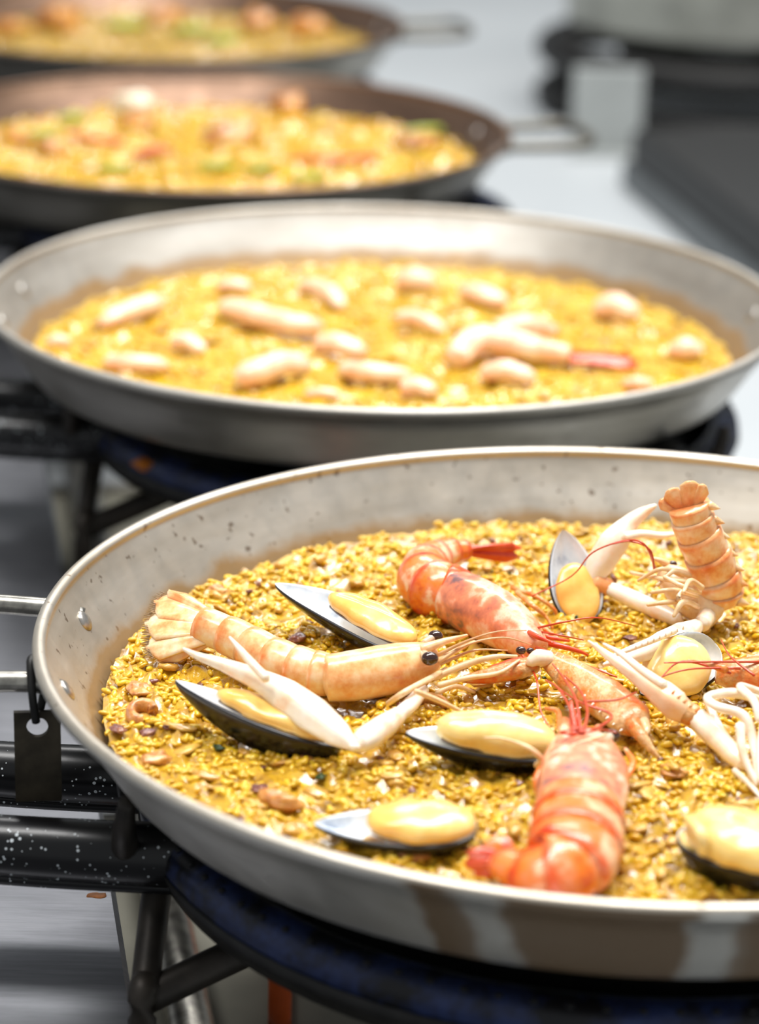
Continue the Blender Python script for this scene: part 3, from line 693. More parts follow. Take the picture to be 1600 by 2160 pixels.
# the white claw arm in front
limb('claw_palm', [(742, 1572, 17, 12), (712, 1548, 20, 27), (660, 1508, 24, 36), (600, 1466, 29, 33), (545, 1434, 32, 22), (470, 1402, 35, 13), (420, 1385, 37, 8), (386, 1368, 39, 3)], M['lang_pale'], t, flat=0.6, n=16, up=(0.1, -0.9, 0.45), col=(ONE, ONE), groove=True)
limb('claw_finger', [(562, 1432, 38, 11), (535, 1404, 42, 10), (508, 1372, 45, 7), (484, 1344, 47, 2.5)], M['lang_pale'], t, n=10, col=(ONE, ONE))
limb('claw_joint', [(742, 1574, 17, 10), (752, 1578, 15, 10)], M['lang_pale'], t, steps=2, col=(ONE, ONE))
limb('arm_segment', [(756, 1570, 15, 21), (775, 1556, 15, 29), (810, 1532, 14, 27), (838, 1510, 13, 20)], M['lang_pale'], t, col=(ONE, ONE))
spines(t, [(775, 1556, 17), (830, 1530, 15)], M['lang_pale'], 3, 11, (0.5, -0.5, -0.6), 4)
limb('arm_segment', [(836, 1512, 13, 16), (866, 1486, 13, 17), (892, 1455, 12, 13)], M['lang_pale'], t, col=(ONE, ONE))
for q in ([(818, 1484, 10, 6), (850, 1462, 20, 7), (905, 1432, 18, 7), (940, 1412, 16, 6)], [(876, 1458, 24, 6), (930, 1480, 16, 5.5), (995, 1512, 6, 3.5)],
          [(925, 1446, 14, 7), (985, 1430, 18, 6), (1050, 1420, 18, 5), (1095, 1392, 20, 3)], [(915, 1430, 14, 8), (975, 1404, 20, 8), (1040, 1386, 24, 6), (1090, 1384, 22, 3)],
          [(920, 1462, 8, 6), (960, 1448, 10, 6), (1000, 1460, 4, 4)]):
    limb('walking_leg', q, M['lang_leg'], t, n=8)
for q in ([(925, 1396, 22, 5), (985, 1360, 30, 3), (1060, 1345, 32, 2), (1120, 1360, 26, 1.2)], [(925, 1380, 24, 5), (990, 1350, 34, 3), (1050, 1332, 38, 1.5), (1110, 1330, 36, 1)], [(930, 1400, 20, 4), (1000, 1372, 24, 2.5), (1070, 1372, 24, 1.2)]):
    limb('antenna', q, M['feeler_pale'], t, n=6)
limb('antenna_scale', [(925, 1392, 22, 10), (960, 1372, 26, 12), (1000, 1352, 29, 4)], M['lang'], t, flat=0.35, col=(ONE, ONE))

# ------------------------------------------------------------------ red prawn, centre back
t = root(990, 1290, 'red_prawn', 'curled red prawn with pink carapace at the centre back of the nearest pan', 'prawn', 'red prawns in the nearest pan')
upB = np.array([(-0.25, -0.55, 1), (-0.5, -0.5, 1), (-0.8, -0.5, 0.8), (-0.7, 0.1, 0.8), (-0.2, 0.3, 1)])
abdomen(t, [(985, 1262, 13, 60), (930, 1250, 14, 60), (895, 1222, 15, 54), (905, 1188, 15, 42), (950, 1166, 16, 28), (985, 1160, 16, 20)], 7, M['prawn'], upB, edge=(225, 90, 60), low=0.9, flare=0.15)
blade(t, 'telson', (975, 1158, 17), ((1098, 1146, 16), (1102, 1166, 10)), M['prawn_red'], cup=0.05)
blade(t, 'tail_blade', (975, 1164, 15), ((1100, 1162, 11), (1086, 1190, 4)), M['prawn_red'], cup=0.05)
blade(t, 'tail_blade', (975, 1160, 17), ((1060, 1142, 18), (1104, 1150, 15)), M['prawn_red'], cup=0.05)
shell(t, 'carapace', [(965, 1262, 14, 60), (1000, 1280, 14, 64), (1045, 1305, 13, 63), (1085, 1332, 12, 54), (1115, 1355, 11, 40), (1135, 1370, 10, 26)], M['prawn_head'], (-0.2, -0.4, 1), ridge=0.05, c1=(255, 226, 205))
limb('rostrum', [(1085, 1318, 17, 6), (1130, 1342, 19, 6), (1165, 1356, 20, 2)], M['prawn_red'], t)
eye(t, 1098, 1372, 20, 9); eye(t, 1118, 1373, 18, 7)
for q in ([(1090, 1250, 10, 6), (1120, 1275, 14, 6), (1150, 1300, 8, 4), (1165, 1325, 3, 3)], [(1080, 1240, 8, 6), (1130, 1258, 12, 5), (1168, 1285, 6, 4), (1172, 1300, 2, 3)],
          [(1110, 1345, 8, 8), (1170, 1360, 10, 7), (1215, 1372, 8, 5), (1240, 1382, 5, 2)], [(1105, 1290, 6, 6), (1140, 1320, 8, 6), (1180, 1350, 5, 4)], [(1115, 1330, 5, 6), (1160, 1345, 6, 5), (1200, 1352, 4, 3)]):
    limb('walking_leg', q, M['prawn_red'] if q[0][1] > 1300 else M['orange_shell'], t, n=8)
for q in ([(1110, 1330, 16, 3), (1190, 1312, 26, 2), (1260, 1303, 26, 1.6), (1340, 1320, 14, 1.2)], [(1100, 1380, 14, 3), (1130, 1430, 14, 2.4), (1140, 1500, 10, 2.2), (1165, 1545, 8, 1.6)],
          [(1130, 1365, 14, 3), (1240, 1405, 14, 2.4), (1300, 1428, 12, 1.8)], [(1125, 1330, 16, 2.4), (1180, 1340, 20, 2), (1230, 1350, 14, 1.4)]):
    limb('antenna', q, M['feeler'], t, n=6)
limb('head_plate', [(1040, 1418, 6, 20), (1075, 1410, 9, 24), (1110, 1400, 10, 22)], M['prawn_red'], t, flat=0.8)

# ------------------------------------------------------------------ raised langoustine, right back
t = root(1480, 1300, 'langoustine', 'langoustine with its tail raised against the back wall of the nearest pan', 'langoustine', 'langoustines in the nearest pan')
upC = np.array([(0.5, -0.2, 0.3), (0.8, -0.3, 0.4), (0.9, -0.4, 0.2), (0.9, -0.45, 0.1)])
abdomen(t, [(1516, 1272, 14, 48), (1512, 1230, 26, 54), (1488, 1165, 45, 52), (1462, 1105, 62, 48), (1450, 1065, 73, 44)], 6, M['lang'], upC, edge=(255, 196, 150), low=0.9, flare=0.10, over=0.3, pleura=0.06)
spines(t, [(1494, 1066, 74), (1510, 1115, 60), (1532, 1165, 46), (1552, 1215, 32), (1556, 1268, 18)], M['lang'], 13, 26, (1, -0.1, -0.25), 7, 'side_spines')
blade(t, 'telson', (1452, 1075, 71), ((1432, 1016, 87), (1478, 1014, 88)), M['lang'], up=(0, -1, 0), cup=0.06)
blade(t, 'tail_blade', (1445, 1078, 70), ((1392, 1046, 78), (1425, 1022, 85)), M['lang'], up=(0, -1, 0), cup=0.06)
blade(t, 'tail_blade', (1440, 1084, 68), ((1384, 1072, 71), (1394, 1044, 78)), M['lang'], up=(0, -1, 0), cup=0.06)
blade(t, 'tail_blade', (1460, 1078, 70), ((1476, 1016, 88), (1500, 1034, 83)), M['lang'], up=(0, -1, 0), cup=0.06)
shell(t, 'carapace', [(1512, 1292, 10, 40), (1492, 1280, 13, 46), (1458, 1256, 18, 45), (1425, 1228, 24, 36), (1400, 1205, 28, 24)], M['lang_leg'], (0.5, 0.5, 0.7), low=1.0)
limb('rostrum', [(1410, 1192, 32, 10), (1390, 1182, 36, 6), (1372, 1176, 38, 2)], M['lang_leg'], t)
eye(t, 1418, 1190, 33, 8)
limb('arm_segment', [(1430, 1308, 6, 16), (1385, 1288, 8, 20), (1330, 1262, 10, 19), (1285, 1242, 12, 16)], M['lang_pale'], t, col=(ONE, ONE))
limb('claw_joint', [(1282, 1240, 12, 20), (1252, 1226, 16, 20)], M['lang_pale'], t, steps=3, col=((255, 176, 116), (255, 190, 140)))
limb('claw_palm', [(1250, 1222, 17, 18), (1266, 1188, 26, 28), (1296, 1142, 38, 29), (1325, 1106, 47, 18), (1355, 1082, 53, 12), (1382, 1066, 57, 4)], M['lang_pale'], t, flat=0.6, n=16, up=(-0.1, -0.9, 0.35), col=(ONE, ONE), groove=True)
limb('claw_finger', [(1318, 1134, 42, 12), (1352, 1126, 44, 9), (1392, 1130, 42, 8), (1438, 1124, 43, 3)], M['lang_pale'], t, n=10, col=(ONE, ONE))
limb('claw_joint', [(1490, 1302, 12, 20), (1480, 1316, 14, 18)], M['lang_pale'], t, steps=3, col=(ONE, ONE))
limb('claw_palm', [(1472, 1318, 18, 14), (1442, 1338, 20, 27), (1400, 1358, 22, 27), (1350, 1378, 23, 18), (1300, 1394, 24, 10), (1272, 1402, 24, 3)], M['lang_pale'], t, flat=0.65, n=16, up=(0, -0.85, 0.5), col=(ONE, ONE), groove=True)
limb('claw_finger', [(1420, 1330, 30, 9), (1370, 1352, 32, 8), (1320, 1372, 32, 6), (1276, 1390, 31, 2.5)], M['lang_pale'], t, n=10, col=(ONE, ONE))
spines(t, [(1440, 1326, 34), (1340, 1366, 34)], M['lang_pale'], 2.5, 7, (0, -0.3, 1), 9)
for q in ([(1470, 1258, 26, 6), (1420, 1245, 34, 6), (1372, 1250, 32, 4)], [(1468, 1268, 22, 6), (1410, 1270, 28, 6), (1365, 1276, 26, 4)], [(1475, 1250, 30, 6), (1440, 1238, 38, 6), (1400, 1216, 40, 4)],
          [(1460, 1230, 34, 6), (1400, 1222, 38, 5), (1330, 1208, 28, 4)], [(1450, 1282, 22, 6), (1430, 1262, 30, 6), (1440, 1240, 34, 4)], [(1455, 1215, 36, 6), (1420, 1205, 40, 6), (1385, 1235, 34, 4)], [(1470, 1280, 20, 7), (1440, 1270, 30, 7), (1420, 1300, 24, 4)],
          [(1440, 1215, 34, 5), (1395, 1200, 42, 5), (1345, 1225, 32, 3.5)], [(1480, 1240, 34, 7), (1455, 1225, 40, 6), (1440, 1250, 38, 4)]):
    limb('walking_leg', q, M['lang_leg'], t, n=8)
for q in ([(1382, 1200, 32, 3), (1360, 1150, 52, 2.4), (1320, 1140, 52, 2), (1250, 1165, 44, 1.8), (1205, 1215, 28, 1.6), (1120, 1258, 18, 1.3)], [(1380, 1205, 32, 3), (1370, 1160, 48, 2.2), (1330, 1142, 52, 1.8), (1290, 1148, 50, 1.2)]):
    limb('antenna', q, M['feeler'], t, n=6)

# ------------------------------------------------------------------ langoustine entering from the right
t = root(1600, 1520, 'langoustine', 'langoustine cut by the right frame edge with folded white legs', 'langoustine', 'langoustines in the nearest pan')
shell(t, 'carapace', [(1760, 1440, 14, 58), (1690, 1436, 15, 58), (1620, 1432, 15, 52), (1560, 1426, 16, 40), (1510, 1420, 17, 24)], M['orange_shell'], (0, -0.35, 1))
abdomen(t, [(1740, 1440, 14, 56), (1820, 1450, 14, 54), (1900, 1462, 14, 46), (1970, 1480, 14, 38)], 5, M['lang'], (0, -0.35, 1))
blade(t, 'telson', (1965, 1480, 14), ((2060, 1470, 14), (2060, 1530, 6)), M['lang'])
limb('rostrum', [(1530, 1412, 24, 10), (1490, 1400, 26, 6), (1450, 1392, 26, 2)], M['orange_shell'], t)
limb('claw_palm', [(1452, 1504, 14, 22), (1425, 1488, 20, 31), (1395, 1462, 24, 29), (1350, 1430, 27, 19), (1300, 1396, 31, 11), (1262, 1368, 34, 6), (1240, 1352, 36, 2.5)], M['lang_pale'], t, flat=0.65, n=16, up=(0.1, -0.85, 0.5), col=((255, 214, 176), ONE), groove=True)
limb('claw_finger', [(1400, 1446, 34, 11), (1350, 1412, 37, 9), (1310, 1380, 40, 7), (1272, 1358, 42, 2.5)], M['lang_pale'], t, n=10, col=(ONE, ONE))
spines(t, [(1418, 1462, 34), (1468, 1500, 26)], M['orange_shell'], 4, 10, (0.6, -0.2, 0.8), 5)
limb('claw_joint', [(1440, 1500, 16, 26), (1466, 1512, 14, 24)], M['orange_shell'], t, steps=3)
limb('arm_segment', [(1470, 1516, 13, 24), (1505, 1550, 11, 26), (1545, 1592, 8, 22), (1566, 1614, 6, 16)], M['lang_pale'], t, col=(ONE, (255, 246, 224)))
for q in ([(1600, 1475, 18, 10), (1545, 1462, 26, 11), (1492, 1470, 24, 9), (1510, 1490, 26, 10), (1570, 1512, 24, 11), (1590, 1580, 12, 10), (1596, 1650, 4, 5)],
          [(1608, 1462, 20, 9), (1560, 1448, 28, 9), (1590, 1480, 30, 9), (1600, 1520, 24, 8)], [(1560, 1530, 26, 11), (1566, 1590, 16, 10), (1594, 1655, 5, 5)],
          [(1490, 1478, 14, 8), (1520, 1540, 12, 9), (1545, 1575, 8, 7)], [(1548, 1625, 4, 7), (1580, 1655, 4, 6), (1606, 1685, 2, 4)], [(1610, 1530, 22, 10), (1602, 1600, 12, 9), (1612, 1680, 4, 5)]):
    limb('walking_leg', q, M['lang_pale'], t, n=9, col=(ONE, ONE))
for q in ([(1540, 1420, 22, 3), (1440, 1395, 28, 2.4), (1390, 1432, 26, 1.6)], [(1600, 1396, 26, 3), (1500, 1396, 28, 2.4), (1400, 1398, 30, 1.4)], [(1560, 1410, 24, 3), (1450, 1412, 26, 2), (1360, 1440, 22, 1.4)], [(1590, 1425, 24, 3), (1540, 1385, 28, 2), (1520, 1350, 26, 1.2)]):
    limb('antenna', q, M['feeler'], t, n=6)

# long orange claw lying across the middle
t = root(1250, 1480, 'langoustine_claw', 'orange granular langoustine claw arm with a white joint across the middle', 'claw')
limb('arm_segment', [(1354, 1538, 7, 26), (1332, 1518, 10, 46), (1270, 1470, 13, 50), (1205, 1424, 16, 40), (1162, 1392, 18, 26)], M['orange_shell'], t, flat=0.6, n=16, up=(0.1, -0.7, 0.8))
limb('white_joint', [(1160, 1390, 20, 17), (1134, 1388, 21, 19), (1116, 1398, 19, 11)], M['lang_pale'], t, steps=4, col=(ONE, ONE))
limb('claw_palm', [(1125, 1402, 15, 24), (1090, 1412, 14, 28), (1040, 1424, 12, 24), (985, 1432, 10, 13), (965, 1434, 9, 4)], M['orange_shell'], t, flat=0.75, n=14)
spines(t, [(1160, 1376, 22), (1260, 1430, 20), (1345, 1500, 14)], M['lang_pale'], 3, 9, (0.4, 0.1, 1), 12)
spines(t, [(1175, 1412, 20), (1250, 1485, 14), (1310, 1540, 8)], M['lang_pale'], 3, 8, (-0.4, -0.5, 0), 9)
limb('claw_finger', [(1335, 1528, 10, 20), (1350, 1550, 10, 15), (1368, 1575, 6, 10), (1388, 1598, 2, 4)], M['orange_shell'], t)
limb('claw_finger', [(1352, 1518, 10, 16), (1362, 1538, 11, 10), (1356, 1556, 9, 5)], M['lang_leg'], t)

# ------------------------------------------------------------------ red prawn at the front rim
t = root(1210, 1720, 'red_prawn', 'large orange red prawn leaning on the front rim, head pointing away', 'prawn', 'red prawns in the nearest pan')
upE = np.array([(0.05, -0.3, 1), (0.1, -0.4, 1), (0.15, -0.5, 0.9), (0.2, -0.5, 0.8), (0.1, -0.2, 1)])
abdomen(t, [(1222, 1690, 17, 92), (1218, 1745, 17, 98), (1208, 1800, 17, 98), (1170, 1838, 15, 84), (1105, 1838, 13, 56), (1050, 1815, 13, 36)], 6, M['prawn'], upE, edge=(240, 130, 70), low=0.9, flare=0.10, hgt=0.72)
shell(t, 'carapace', [(1222, 1705, 17, 92), (1228, 1660, 17, 98), (1232, 1620, 17, 94), (1228, 1585, 17, 76), (1218, 1560, 17, 50), (1212, 1545, 17, 30)], M['prawn_head'], (0.05, -0.3, 1), hgt=0.62, ridge=0.04)
limb('rostrum', [(1222, 1600, 25, 10), (1216, 1555, 27, 13), (1208, 1510, 30, 8), (1204, 1478, 32, 3)], M['prawn_red'], t, flat=0.6)
limb('head_plate', [(1205, 1580, 24, 26), (1198, 1545, 26, 20), (1192, 1515, 26, 8)], M['prawn'], t, flat=0.4, col=(ONE, ONE))
limb('head_plate', [(1240, 1575, 24, 22), (1250, 1550, 24, 16), (1262, 1530, 22, 6)], M['prawn'], t, flat=0.4, col=(ONE, ONE))
eye(t, 1290, 1552, 18, 15, (1262, 1572, 18))
blade(t, 'telson', (1068, 1822, 15), ((975, 1806, 15), (985, 1842, 8)), M['prawn_red'], cup=0.08)
blade(t, 'tail_blade', (1070, 1810, 16), ((1002, 1782, 20), (972, 1808, 15)), M['prawn_red'], cup=0.08)
blade(t, 'tail_blade', (1078, 1800, 18), ((1062, 1755, 24), (1010, 1776, 20)), M['prawn'], cup=0.08)
blade(t, 'tail_blade', (1072, 1830, 13), ((988, 1842, 8), (1020, 1858, 5)), M['prawn_red'], cup=0.08)
for q in ([(1140, 1690, 10, 8), (1132, 1640, 18, 9), (1165, 1600, 22, 8), (1205, 1575, 22, 7)], [(1132, 1672, 8, 7), (1150, 1630, 20, 8), (1200, 1580, 28, 6), (1278, 1548, 30, 3)],
          [(1205, 1580, 20, 8), (1182, 1540, 24, 7), (1176, 1502, 20, 6), (1150, 1494, 16, 4)], [(1130, 1615, 14, 6), (1140, 1600, 20, 6), (1110, 1575, 26, 5), (1060, 1558, 26, 3), (1020, 1556, 26, 2)],
          [(1320, 1640, 10, 8), (1335, 1610, 12, 8), (1318, 1580, 8, 5)], [(1130, 1705, 6, 8), (1120, 1735, 6, 7), (1130, 1760, 4, 5)]):
    limb('walking_leg', q, M['lang_leg'] if q[0][0] < 1135 else M['prawn'], t, n=8, col=None if q[0][0] < 1135 else (ONE, ONE))
for q in ([(1215, 1540, 30, 4), (1200, 1490, 32, 3), (1175, 1450, 30, 2.5), (1150, 1435, 26, 2)], [(1225, 1545, 30, 4), (1215, 1480, 32, 3), (1195, 1440, 30, 2.5), (1165, 1400, 24, 2)],
          [(1230, 1545, 30, 4), (1238, 1500, 30, 3), (1225, 1460, 28, 2.5), (1190, 1425, 22, 2)], [(1220, 1550, 28, 4), (1180, 1545, 32, 2.6), (1240, 1535, 34, 2.4), (1300, 1545, 24, 2)], [(1235, 1550, 28, 4), (1290, 1510, 24, 3), (1220, 1480, 26, 2.4), (1160, 1440, 24, 2)],
          [(1230, 1480, 24, 3), (1300, 1476, 26, 2.4), (1342, 1460, 26, 1.6)]):
    limb('antenna', q, M['feeler'], t, n=6)

# ------------------------------------------------------------------ squid and sofrito pieces that can be told apart
def chunk(name, px, py, h, r, mat, label, cat, seed, ar=(1, 0.7, 0.5), group=None, rotz=None, amp=0.16):
    g = np.random.default_rng(seed); p = pt(px, py, h); s = scale_at(p); nz = Noise(0.55, 20, 3, seed)
    V, F = ball((0, 0, 0), (1, 1, 1), 18, 12); k = 1 + amp * nz(V * 1.6)
    V = V * k[:, None] * np.array(ar) * r / s; a_ = rotz if rotz is not None else g.uniform(0, 6.28)
    V = np.c_[V[:, 0] * math.cos(a_) - V[:, 1] * math.sin(a_), V[:, 0] * math.sin(a_) + V[:, 1] * math.cos(a_), V[:, 2]]
    o = link(name, new_mesh(name, V, F, True, [mat]), None, p); return tag(o, label, cat, group)
GQ = 'squid pieces in the nearest rice'
def curl(px, py, h, r, w, label, mat, a0=0.0, a1=4.6, tilt=0.35):
    p = pt(px, py, h); s = scale_at(p); A = np.linspace(a0, a1, 12)
    P = [p + np.array([math.cos(q), math.sin(q), tilt * math.sin(q)]) * r / s for q in A]
    V, F = loft(catmull(P, 3), w / s, w * 1.5 / s, (0.05, 0.05, 1), 12)
    o = link('squid_ring', new_mesh('squid_ring', V - p, F, True, [mat]), None, p); return tag(o, label, 'squid', GQ)
curl(300, 1506, 3, 24, 12, 'curled golden squid ring by the left wall', M['squid'], 0.3, 4.9)
chunk('squid_piece', 592, 1690, 3, 46, M['squid'], 'browned squid piece near the front left rim', 'squid', 55, (1, 0.6, 0.4), GQ, -0.6)
curl(905, 1500, 2, 38, 9, 'yellow squid strip below the langoustine legs', M['squid'], 0.4, 3.0)
for k, (x_, y_, r_, mt, lb) in enumerate([(295, 1455, 36, 'squid', 'flat ochre squid piece under the tail fan'), (250, 1538, 20, 'squid_dark', 'dark glossy squid bit against the left wall'), (312, 1545, 18, 'squid_dark', 'purple squid bit below the curled ring'),
        (628, 1345, 20, 'squid_dark', 'purple squid bit behind the left langoustine'), (548, 1664, 22, 'squid_dark', 'purple-brown squid bit near the front rim'), (1085, 1652, 16, 'squid_dark', 'dark squid bit left of the front prawn'),
        (460, 1245, 22, 'squid', 'brown squid flake by the back left wall'), (860, 1795, 46, 'squid', 'tan squid strip under the front rim mussel'), (840, 1515, 14, 'squid_dark', 'dark squid bit under the langoustine arm'),
        (330, 1600, 34, 'squid', 'ochre squid piece near the left rim'), (1420, 1625, 30, 'squid', 'pale squid piece right of the front prawn'), (640, 1600, 26, 'squid', 'pale brown squid piece below the white claw'),
        (1010, 1220, 18, 'parsley', None), (1330, 1345, 14, 'squid_dark', 'dark squid bit beside the crossed claws'), (460, 1576, 13, 'parsley', 'green parsley leaf below the white claw'), (676, 1638, 14, 'parsley', 'green parsley leaf in the front rice')]):
    if lb: chunk('parsley_leaf' if mt == 'parsley' else 'squid_piece', x_, y_, 2.0, r_, M[mt], lb, 'parsley' if mt == 'parsley' else 'squid', 60 + k, (1, 0.75, 0.35), None if mt == 'parsley' else GQ)

# ------------------------------------------------------------------ second pan: shrimp tails
PANI = 1
G2 = 'shrimp tails in the second pan'
def shrimp(pts, label, red=False, nseg=5):
    t = root(pts[len(pts) // 2][0], pts[len(pts) // 2][1], 'shrimp_tail', label, 'shrimp', G2)
    P = np.array([pt(*q[:3]) for q in pts]); R = np.array([q[3] / scale_at(p) for q, p in zip(pts, P)])
    Cn = catmull(P, 10); u = np.linspace(0, 1, len(Cn)); Rn = np.interp(u * (len(P) - 1), np.arange(len(P)), R)
    end = np.sqrt(np.clip(1 - np.clip((u - 0.86) / 0.15, 0, 1) ** 2, 0.05, 1)) * np.sqrt(np.clip(1 - np.clip((0.14 - u) / 0.15, 0, 1) ** 2, 0.05, 1))
    Rn = Rn * end * (1 + 0.07 * (2 * np.abs(((u * nseg) % 1) - 0.5) - 0.5))
    part('body', loft(Cn, Rn, Rn * 0.9, (0, -0.3, 1), 14), M['shrimp'], t)
    return t
for lb, pts in [
    ('long pale shrimp tail by the left wall of the second pan', [(212, 685, 5, 16), (250, 665, 9, 22), (300, 645, 12, 24), (345, 635, 12, 20)]),
    ('small shrimp tail behind the long pink one', [(458, 605, 6, 14), (490, 600, 9, 17), (528, 608, 7, 15)]),
    ('long ringed pink langoustine tail at left centre of the second pan', [(468, 645, 8, 24), (530, 662, 12, 28), (610, 682, 12, 26), (682, 690, 9, 20)]),
    ('curved white shrimp tail at the back of the second pan', [(632, 602, 6, 14), (670, 605, 10, 20), (700, 622, 10, 20), (722, 648, 6, 16)]),
    ('orange shrimp piece touching the back wall', [(838, 598, 6, 20), (870, 588, 12, 28), (915, 600, 8, 22)]),
    ('plump white shrimp tail at the back right', [(972, 612, 6, 16), (1010, 620, 10, 24), (1070, 640, 6, 18)]),
    ('round white shrimp piece near the right wall', [(1252, 658, 6, 20), (1295, 645, 12, 32), (1345, 668, 6, 22)]),
    ('arched shrimp tail at the centre of the second pan', [(832, 672, 5, 14), (865, 668, 11, 18), (905, 680, 10, 18), (936, 702, 4, 14)]),
    ('flat pink shrimp tail behind the left front rim', [(222, 765, 5, 18), (280, 766, 9, 22), (356, 772, 6, 18)]),
    ('small round shrimp above the front left tail', [(362, 728, 5, 14), (392, 718, 10, 20), (432, 742, 5, 14)]),
    ('large pink shrimp tail at the front left centre', [(495, 800, 6, 26), (540, 785, 11, 32), (600, 765, 13, 30), (655, 775, 7, 22)]),
    ('pink shrimp tail upper one of the front centre pair', [(662, 730, 6, 20), (710, 725, 11, 26), (772, 748, 6, 20)]),
    ('pale pink shrimp tail lower one of the front centre pair', [(718, 778, 6, 20), (780, 785, 11, 24), (868, 795, 6, 20)]),
    ('white shrimp piece half hidden by the front rim', [(842, 822, 6, 20), (880, 815, 9, 24), (918, 830, 6, 18)]),
    ('white shrimp tail below the red-tailed langoustine', [(1012, 790, 6, 20), (1065, 782, 11, 26), (1130, 800, 6, 18)]),
    ('small white shrimp piece by the right front wall', [(1412, 745, 5, 18), (1445, 735, 10, 28), (1480, 745, 5, 18)]),
    ('small shrimp piece touching the right front rim', [(1312, 812, 4, 12), (1345, 808, 7, 16), (1375, 812, 4, 12)]),
    ('tiny shrimp piece against the far left wall', [(98, 725, 4, 12), (122, 718, 7, 16), (150, 724, 4, 12)]),
    ('pink shrimp sliver under the front rim', [(642, 832, 4, 10), (680, 828, 6, 12), (718, 834, 4, 10)])]:
    shrimp(pts, lb)
t = root(1080, 740, 'langoustine_tail', 'pale langoustine with a pointed red tail in the second pan', 'langoustine')
abdomen(t, [(960, 760, 8, 30), (1000, 722, 14, 34), (1060, 722, 14, 34), (1130, 738, 12, 30), (1200, 750, 9, 20)], 5, M['shrimp'], (0, -0.3, 1))
shell(t, 'flesh', [(1050, 705, 14, 30), (1110, 690, 18, 30), (1165, 700, 12, 18)], M['shrimp'], (0, -0.3, 1))
blade(t, 'red_tail', (1190, 750, 9), ((1352, 752, 8), (1340, 778, 4)), M['prawn_red'], cup=0.08)
blade(t, 'red_tail', (1190, 745, 10), ((1300, 742, 11), (1352, 756, 7)), M['prawn_red'], cup=0.08)

# ------------------------------------------------------------------ third pan
PANI = 2
for k, (x_, y_, h_, r_, ar, lb) in enumerate([(290, 262, 6, 48, (1, .8, .5), 'browned chicken piece at left of the third pan'), (490, 285, 7, 66, (1, .9, .5), 'large browned chicken piece in the middle of the third pan'), (330, 320, 6, 36, (1, .8, .5), 'small brown chicken piece in front left of the third pan'),
        (605, 228, 8, 42, (.8, .7, .8), 'pointed chicken piece against the back of the third pan'), (110, 315, 6, 44, (1, .8, .5), 'orange chicken piece at the far left of the third pan'), (30, 295, 6, 36, (1, .8, .5), 'orange chicken piece cut by the left frame edge'), (880, 300, 4, 60, (1, .8, .3), 'flat ochre chicken piece at right of the third pan')]):
    chunk('chicken_piece', x_, y_, h_, r_, M['chicken'], lb, 'chicken', 90 + k, ar, 'chicken pieces in the third pan')
for lb, pts in [('red pepper strip at the left of the third pan', [(150, 285, 8, 12), (200, 292, 9, 15), (255, 300, 7, 12)]), ('long red pepper strip at the right of the third pan', [(612, 338, 6, 11), (690, 335, 8, 14), (790, 330, 6, 12)]), ('short red pepper strip on the brown chicken', [(285, 325, 15, 9), (330, 312, 16, 10), (350, 318, 14, 9)])]:
    t = root(pts[1][0], pts[1][1], 'pepper_strip', lb, 'pepper', 'red pepper strips in the third pan'); limb('flesh', pts, M['pepper'], t, flat=0.45)
for k, (x_, y_, dx, lb) in enumerate([(90, 280, 30, 'pale green bean at the far left of the third pan'), (455, 348, 34, 'bright green bean at front centre of the third pan'), (650, 372, 30, 'green bean near the front rim of the third pan'), (890, 275, 36, 'green bean at the right back of the third pan'), (150, 248, 24, 'green bean at the left back of the third pan'), (240, 352, 28, 'green bean at front left of the third pan'), (545, 352, 24, 'dark green bean right of the front centre one')]):
    t = root(x_, y_, 'green_bean', lb, 'green bean', 'green beans in the third pan'); limb('pod', [(x_ - dx, y_ + 3, 6, 12), (x_, y_, 8, 15), (x_ + dx, y_ - 2, 6, 12)], M['bean'], t, flat=0.6)
chunk('garlic_head', 275, 222, 9, 44, M['whitebean'], 'whitish garlic piece against the back of the third pan', 'garlic', 120, (1.0, .8, .6))
# farthest pan
PANI = 3
for k, (x_, y_, r_, mt, lb) in enumerate([(125, 50, 60, 'chicken', 'large golden chicken piece at left of the farthest pan'), (350, 40, 44, 'chicken', 'pinkish chicken piece in the middle of the farthest pan'), (545, 50, 44, 'chicken', 'brown chicken piece right of centre in the farthest pan'), (650, 62, 46, 'chicken', 'golden chicken piece at right of the farthest pan'), (20, 60, 40, 'chicken', 'chicken piece at the left frame edge of the farthest pan')]):
    chunk('chicken_piece', x_, y_, 8, r_, M[mt], lb, 'chicken', 130 + k, (1, .8, .6), 'chicken pieces in the farthest pan')
for k, (x_, y_, lb) in enumerate([(260, 52, 'green bean between the chicken in the farthest pan'), (400, 62, 'yellow-green bean in the middle of the farthest pan'), (470, 85, 'green bean near the rim of the farthest pan')]):
    t = root(x_, y_, 'green_bean', lb, 'green bean', 'green beans in the farthest pan'); limb('pod', [(x_ - 34, y_ + 3, 6, 14), (x_, y_, 9, 18), (x_ + 34, y_ - 2, 6, 14)], M['bean'], t, flat=0.6)
PANI = 0

